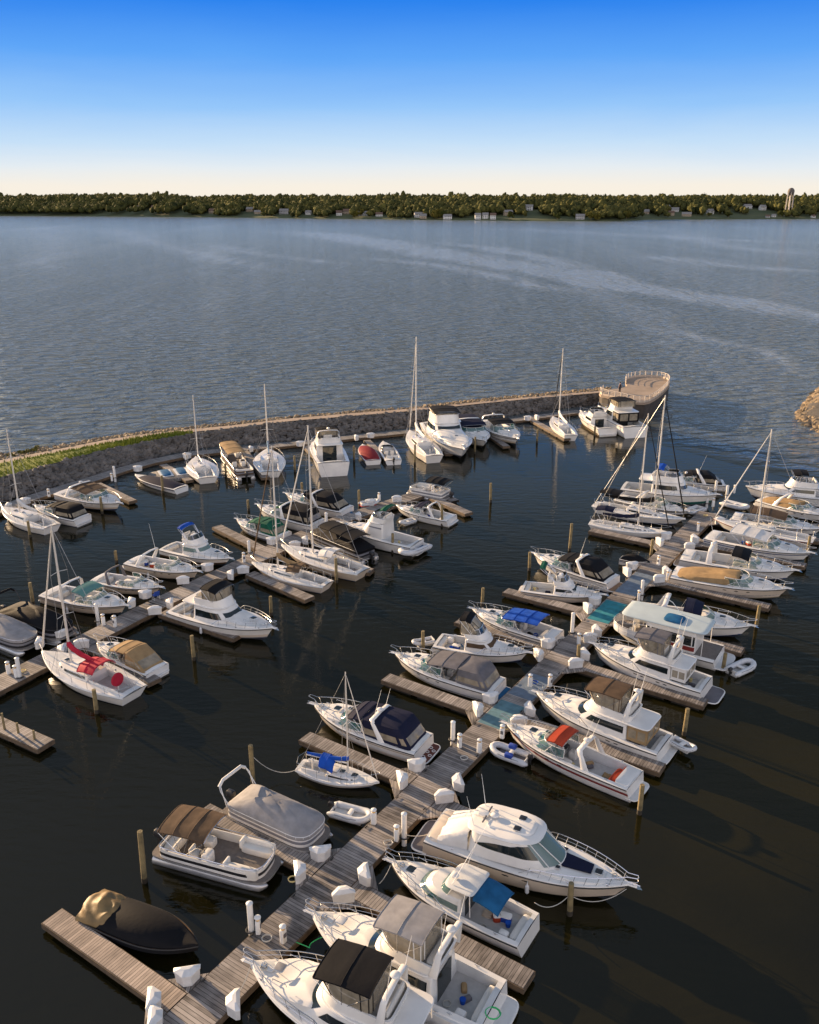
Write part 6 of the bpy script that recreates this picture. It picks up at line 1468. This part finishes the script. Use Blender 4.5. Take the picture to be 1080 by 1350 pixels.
TR = [(470, 287, 7, 13, 1, 'bright olive tree on the far shore left of centre'), (477, 285, 6, 12, 1, 'second bright olive tree on the far shore left of centre'), (575, 288.5, 9, 16, 1, 'broad tree bright on its left side by the shore left of the white house row'), (583, 288, 7, 14, 0, 'darker tree right behind the broad bright tree'), (672, 289.5, 6, 13, 0, 'tall narrow grey green tree right of the white house row'),
      (779, 290, 7, 14, 1, 'brightest yellow green tree at the water edge right of centre'), (788, 290.3, 6, 11, 1, 'low yellow green tree touching the brightest shore tree'), (735, 289, 6, 10, 0, 'small round tree on the lawn of the far shore'), (826, 289, 7, 15, 1, 'rounded yellow tree standing alone right of the brightest tree'), (820, 290, 6, 12, 0, 'low dark tree at the foot of the rounded yellow tree'),
      (960, 287, 5, 10, 0, 'small dark tree on the slope below the right hand houses'), (1030, 286, 6, 11, 0, 'dark tree on the slope below the water tower'), (350, 284, 7, 13, 0, 'dark tree between two white houses on the far shore'), (425, 286, 7, 13, 1, 'olive tree beside a pale house on the far shore'), (120, 282, 8, 15, 0, 'dark shore tree standing out near the left end')]
for px, py, r, h_, k, lab in TR: tree(px, py, r, h_, 'tree_leaf' if k else 'tree_leaf_dark', lab)
# water tower on the skyline
Yt = 1690.; f_ = Yt * CP + (CH - 45) * SP; Xt = (1043 - 540) / CF * f_
def zt(py):
    lo, hi = 0., 200.
    for _ in range(40):
        q = (lo + hi) / 2
        if proj(Xt, Yt, q)[1] > py: lo = q
        else: hi = q
    return lo
z0, z1, z2, z3 = zt(270), zt(258), zt(253), zt(247.5)
wt = empty('water_tower', (Xt, Yt, z0), 0, 'dark bulbous water tower on pale legs rising above the far trees', 'water tower')
mat('tower_dark', (.10, .085, .075), .7); mat('tower_leg', (.45, .40, .36), .6)
m = MB(); R = []
for i in range(13):
    a = -pi / 2 + pi * i / 12; R.append([(6 * max(cos(a), .01) * cos(t), 6 * max(cos(a), .01) * sin(t), (z1 + z3) / 2 - z0 + (z3 - z1) / 2 * sin(a)) for t in [2 * pi * j / 20 for j in range(20)]])
m.loft(R, 'tower_dark'); m.build('tank', wt)
for i in range(6):
    a = 2 * pi * i / 6 + .3; m = MB(); m.tube([(7 * cos(a), 7 * sin(a), -22), (5.4 * cos(a), 5.4 * sin(a), (z1 + z3) / 2 - z0)], .55, 'tower_leg', 6); m.build('leg', wt)
m = MB(); m.tube([(0, 0, -22), (0, 0, z1 - z0 + 1)], 1.3, 'tower_leg', 8); m.build('riser', wt)
# ================= light, sky, camera =================
AZ = radians(-51); EL = radians(12)
w = bpy.data.worlds.new('World'); SC.world = w; w.use_nodes = True; nt = w.node_tree; N, K = nt.nodes, nt.links
bg = N['Background']; sk = N.new('ShaderNodeTexSky'); sk.sky_type = 'NISHITA'; sk.sun_disc = False; sk.sun_elevation = EL; sk.sun_rotation = AZ; sk.altitude = 50; sk.air_density = 1.0; sk.dust_density = .6; sk.ozone_density = 2.5
EXPO = 1.28
hs = N.new('ShaderNodeHueSaturation'); hs.inputs['Saturation'].default_value = .6
K.new(sk.outputs[0], hs.inputs['Color']); K.new(hs.outputs[0], bg.inputs['Color']); bg.inputs['Strength'].default_value = .12
tcw = N.new('ShaderNodeTexCoord'); sxw = N.new('ShaderNodeSeparateXYZ'); K.new(tcw.outputs['Generated'], sxw.inputs[0])
def lin(c): return tuple(((v / 255 + .055) / 1.055) ** 2.4 for v in c)
rm = N.new('ShaderNodeValToRGB'); el = rm.color_ramp.elements
stops = [(0., (250, 240, 224)), (.012, (248, 240, 227)), (.03, (230, 237, 242)), (.055, (198, 224, 248)), (.09, (150, 199, 250)), (.135, (96, 167, 248)), (.185, (42, 130, 238)), (.225, (112, 156, 206)), (.30, (132, 156, 180)), (.5, (64, 82, 98))]  # band above the frame brightened for its reflection in the basin
el.remove(el[0]); el[0].position = stops[-1][0]; el[0].color = (*lin(stops[-1][1]), 1)
for p_, c_ in stops[:-1]: e = el.new(p_); e.color = (*lin(c_), 1)
# low sky behind the camera warmed and brightened as added fill on near hulls
back = mrange(N, K, sxw.outputs[1], .25, -.5)
hzn = nz(N, K, mapv(N, K, tcw.outputs['Generated'], 0, (2.2, 2.2, 16)), 1., 5, .6, .4)
zz_ = mth(N, K, 'ADD', sxw.outputs[2], mth(N, K, 'MULTIPLY', mth(N, K, 'SUBTRACT', hzn, .5), .022))
K.new(mth(N, K, 'MULTIPLY', zz_, mth(N, K, 'SUBTRACT', 1., mth(N, K, 'MULTIPLY', back, .65))), rm.inputs[0])
mw = N.new('ShaderNodeMix'); mw.data_type = 'RGBA'; mw.inputs[7].default_value = (1., .76, .52, 1); K.new(mth(N, K, 'MULTIPLY', back, .55), mw.inputs[0]); K.new(rm.outputs[0], mw.inputs[6])
b2 = N.new('ShaderNodeBackground'); K.new(mw.outputs[2], b2.inputs[0]); K.new(mth(N, K, 'MULTIPLY', mth(N, K, 'ADD', 1., mth(N, K, 'MULTIPLY', back, .9)), 1 / 2 ** EXPO), b2.inputs[1])
mr_ = N.new('ShaderNodeMapRange'); mr_.inputs[1].default_value = .45; mr_.inputs[2].default_value = .8; mr_.inputs[3].default_value = 0; mr_.inputs[4].default_value = 1; K.new(sxw.outputs[2], mr_.inputs[0])
ms = N.new('ShaderNodeMixShader'); K.new(mr_.outputs[0], ms.inputs[0]); K.new(b2.outputs[0], ms.inputs[1]); K.new(bg.outputs[0], ms.inputs[2]); K.new(ms.outputs[0], N['World Output'].inputs[0])
sl = bpy.data.lights.new('sun', 'SUN'); sl.energy = 5.0; sl.angle = radians(.5); sl.color = (1., .70, .41); so = bpy.data.objects.new('sun', sl); COL.objects.link(so)
sd = Vector((sin(AZ) * cos(EL), cos(AZ) * cos(EL), sin(EL))); so.rotation_euler = sd.to_track_quat('Z', 'Y').to_euler()
cam = bpy.data.cameras.new('camera'); co = bpy.data.objects.new('camera', cam); COL.objects.link(co); SC.camera = co
co.location = (0, 0, CH); co.rotation_euler = (pi / 2 - PIT, 0, 0); cam.sensor_fit = 'VERTICAL'; cam.sensor_height = 24; cam.lens = 24 * CF / 1350; cam.clip_end = 9000; cam.clip_start = .5
SC.view_settings.view_transform = 'Standard'; SC.view_settings.look = 'None'; SC.view_settings.exposure = EXPO; SC.view_settings.gamma = 1
SC.cycles.max_bounces = 6; SC.cycles.glossy_bounces = 3; SC.cycles.diffuse_bounces = 2
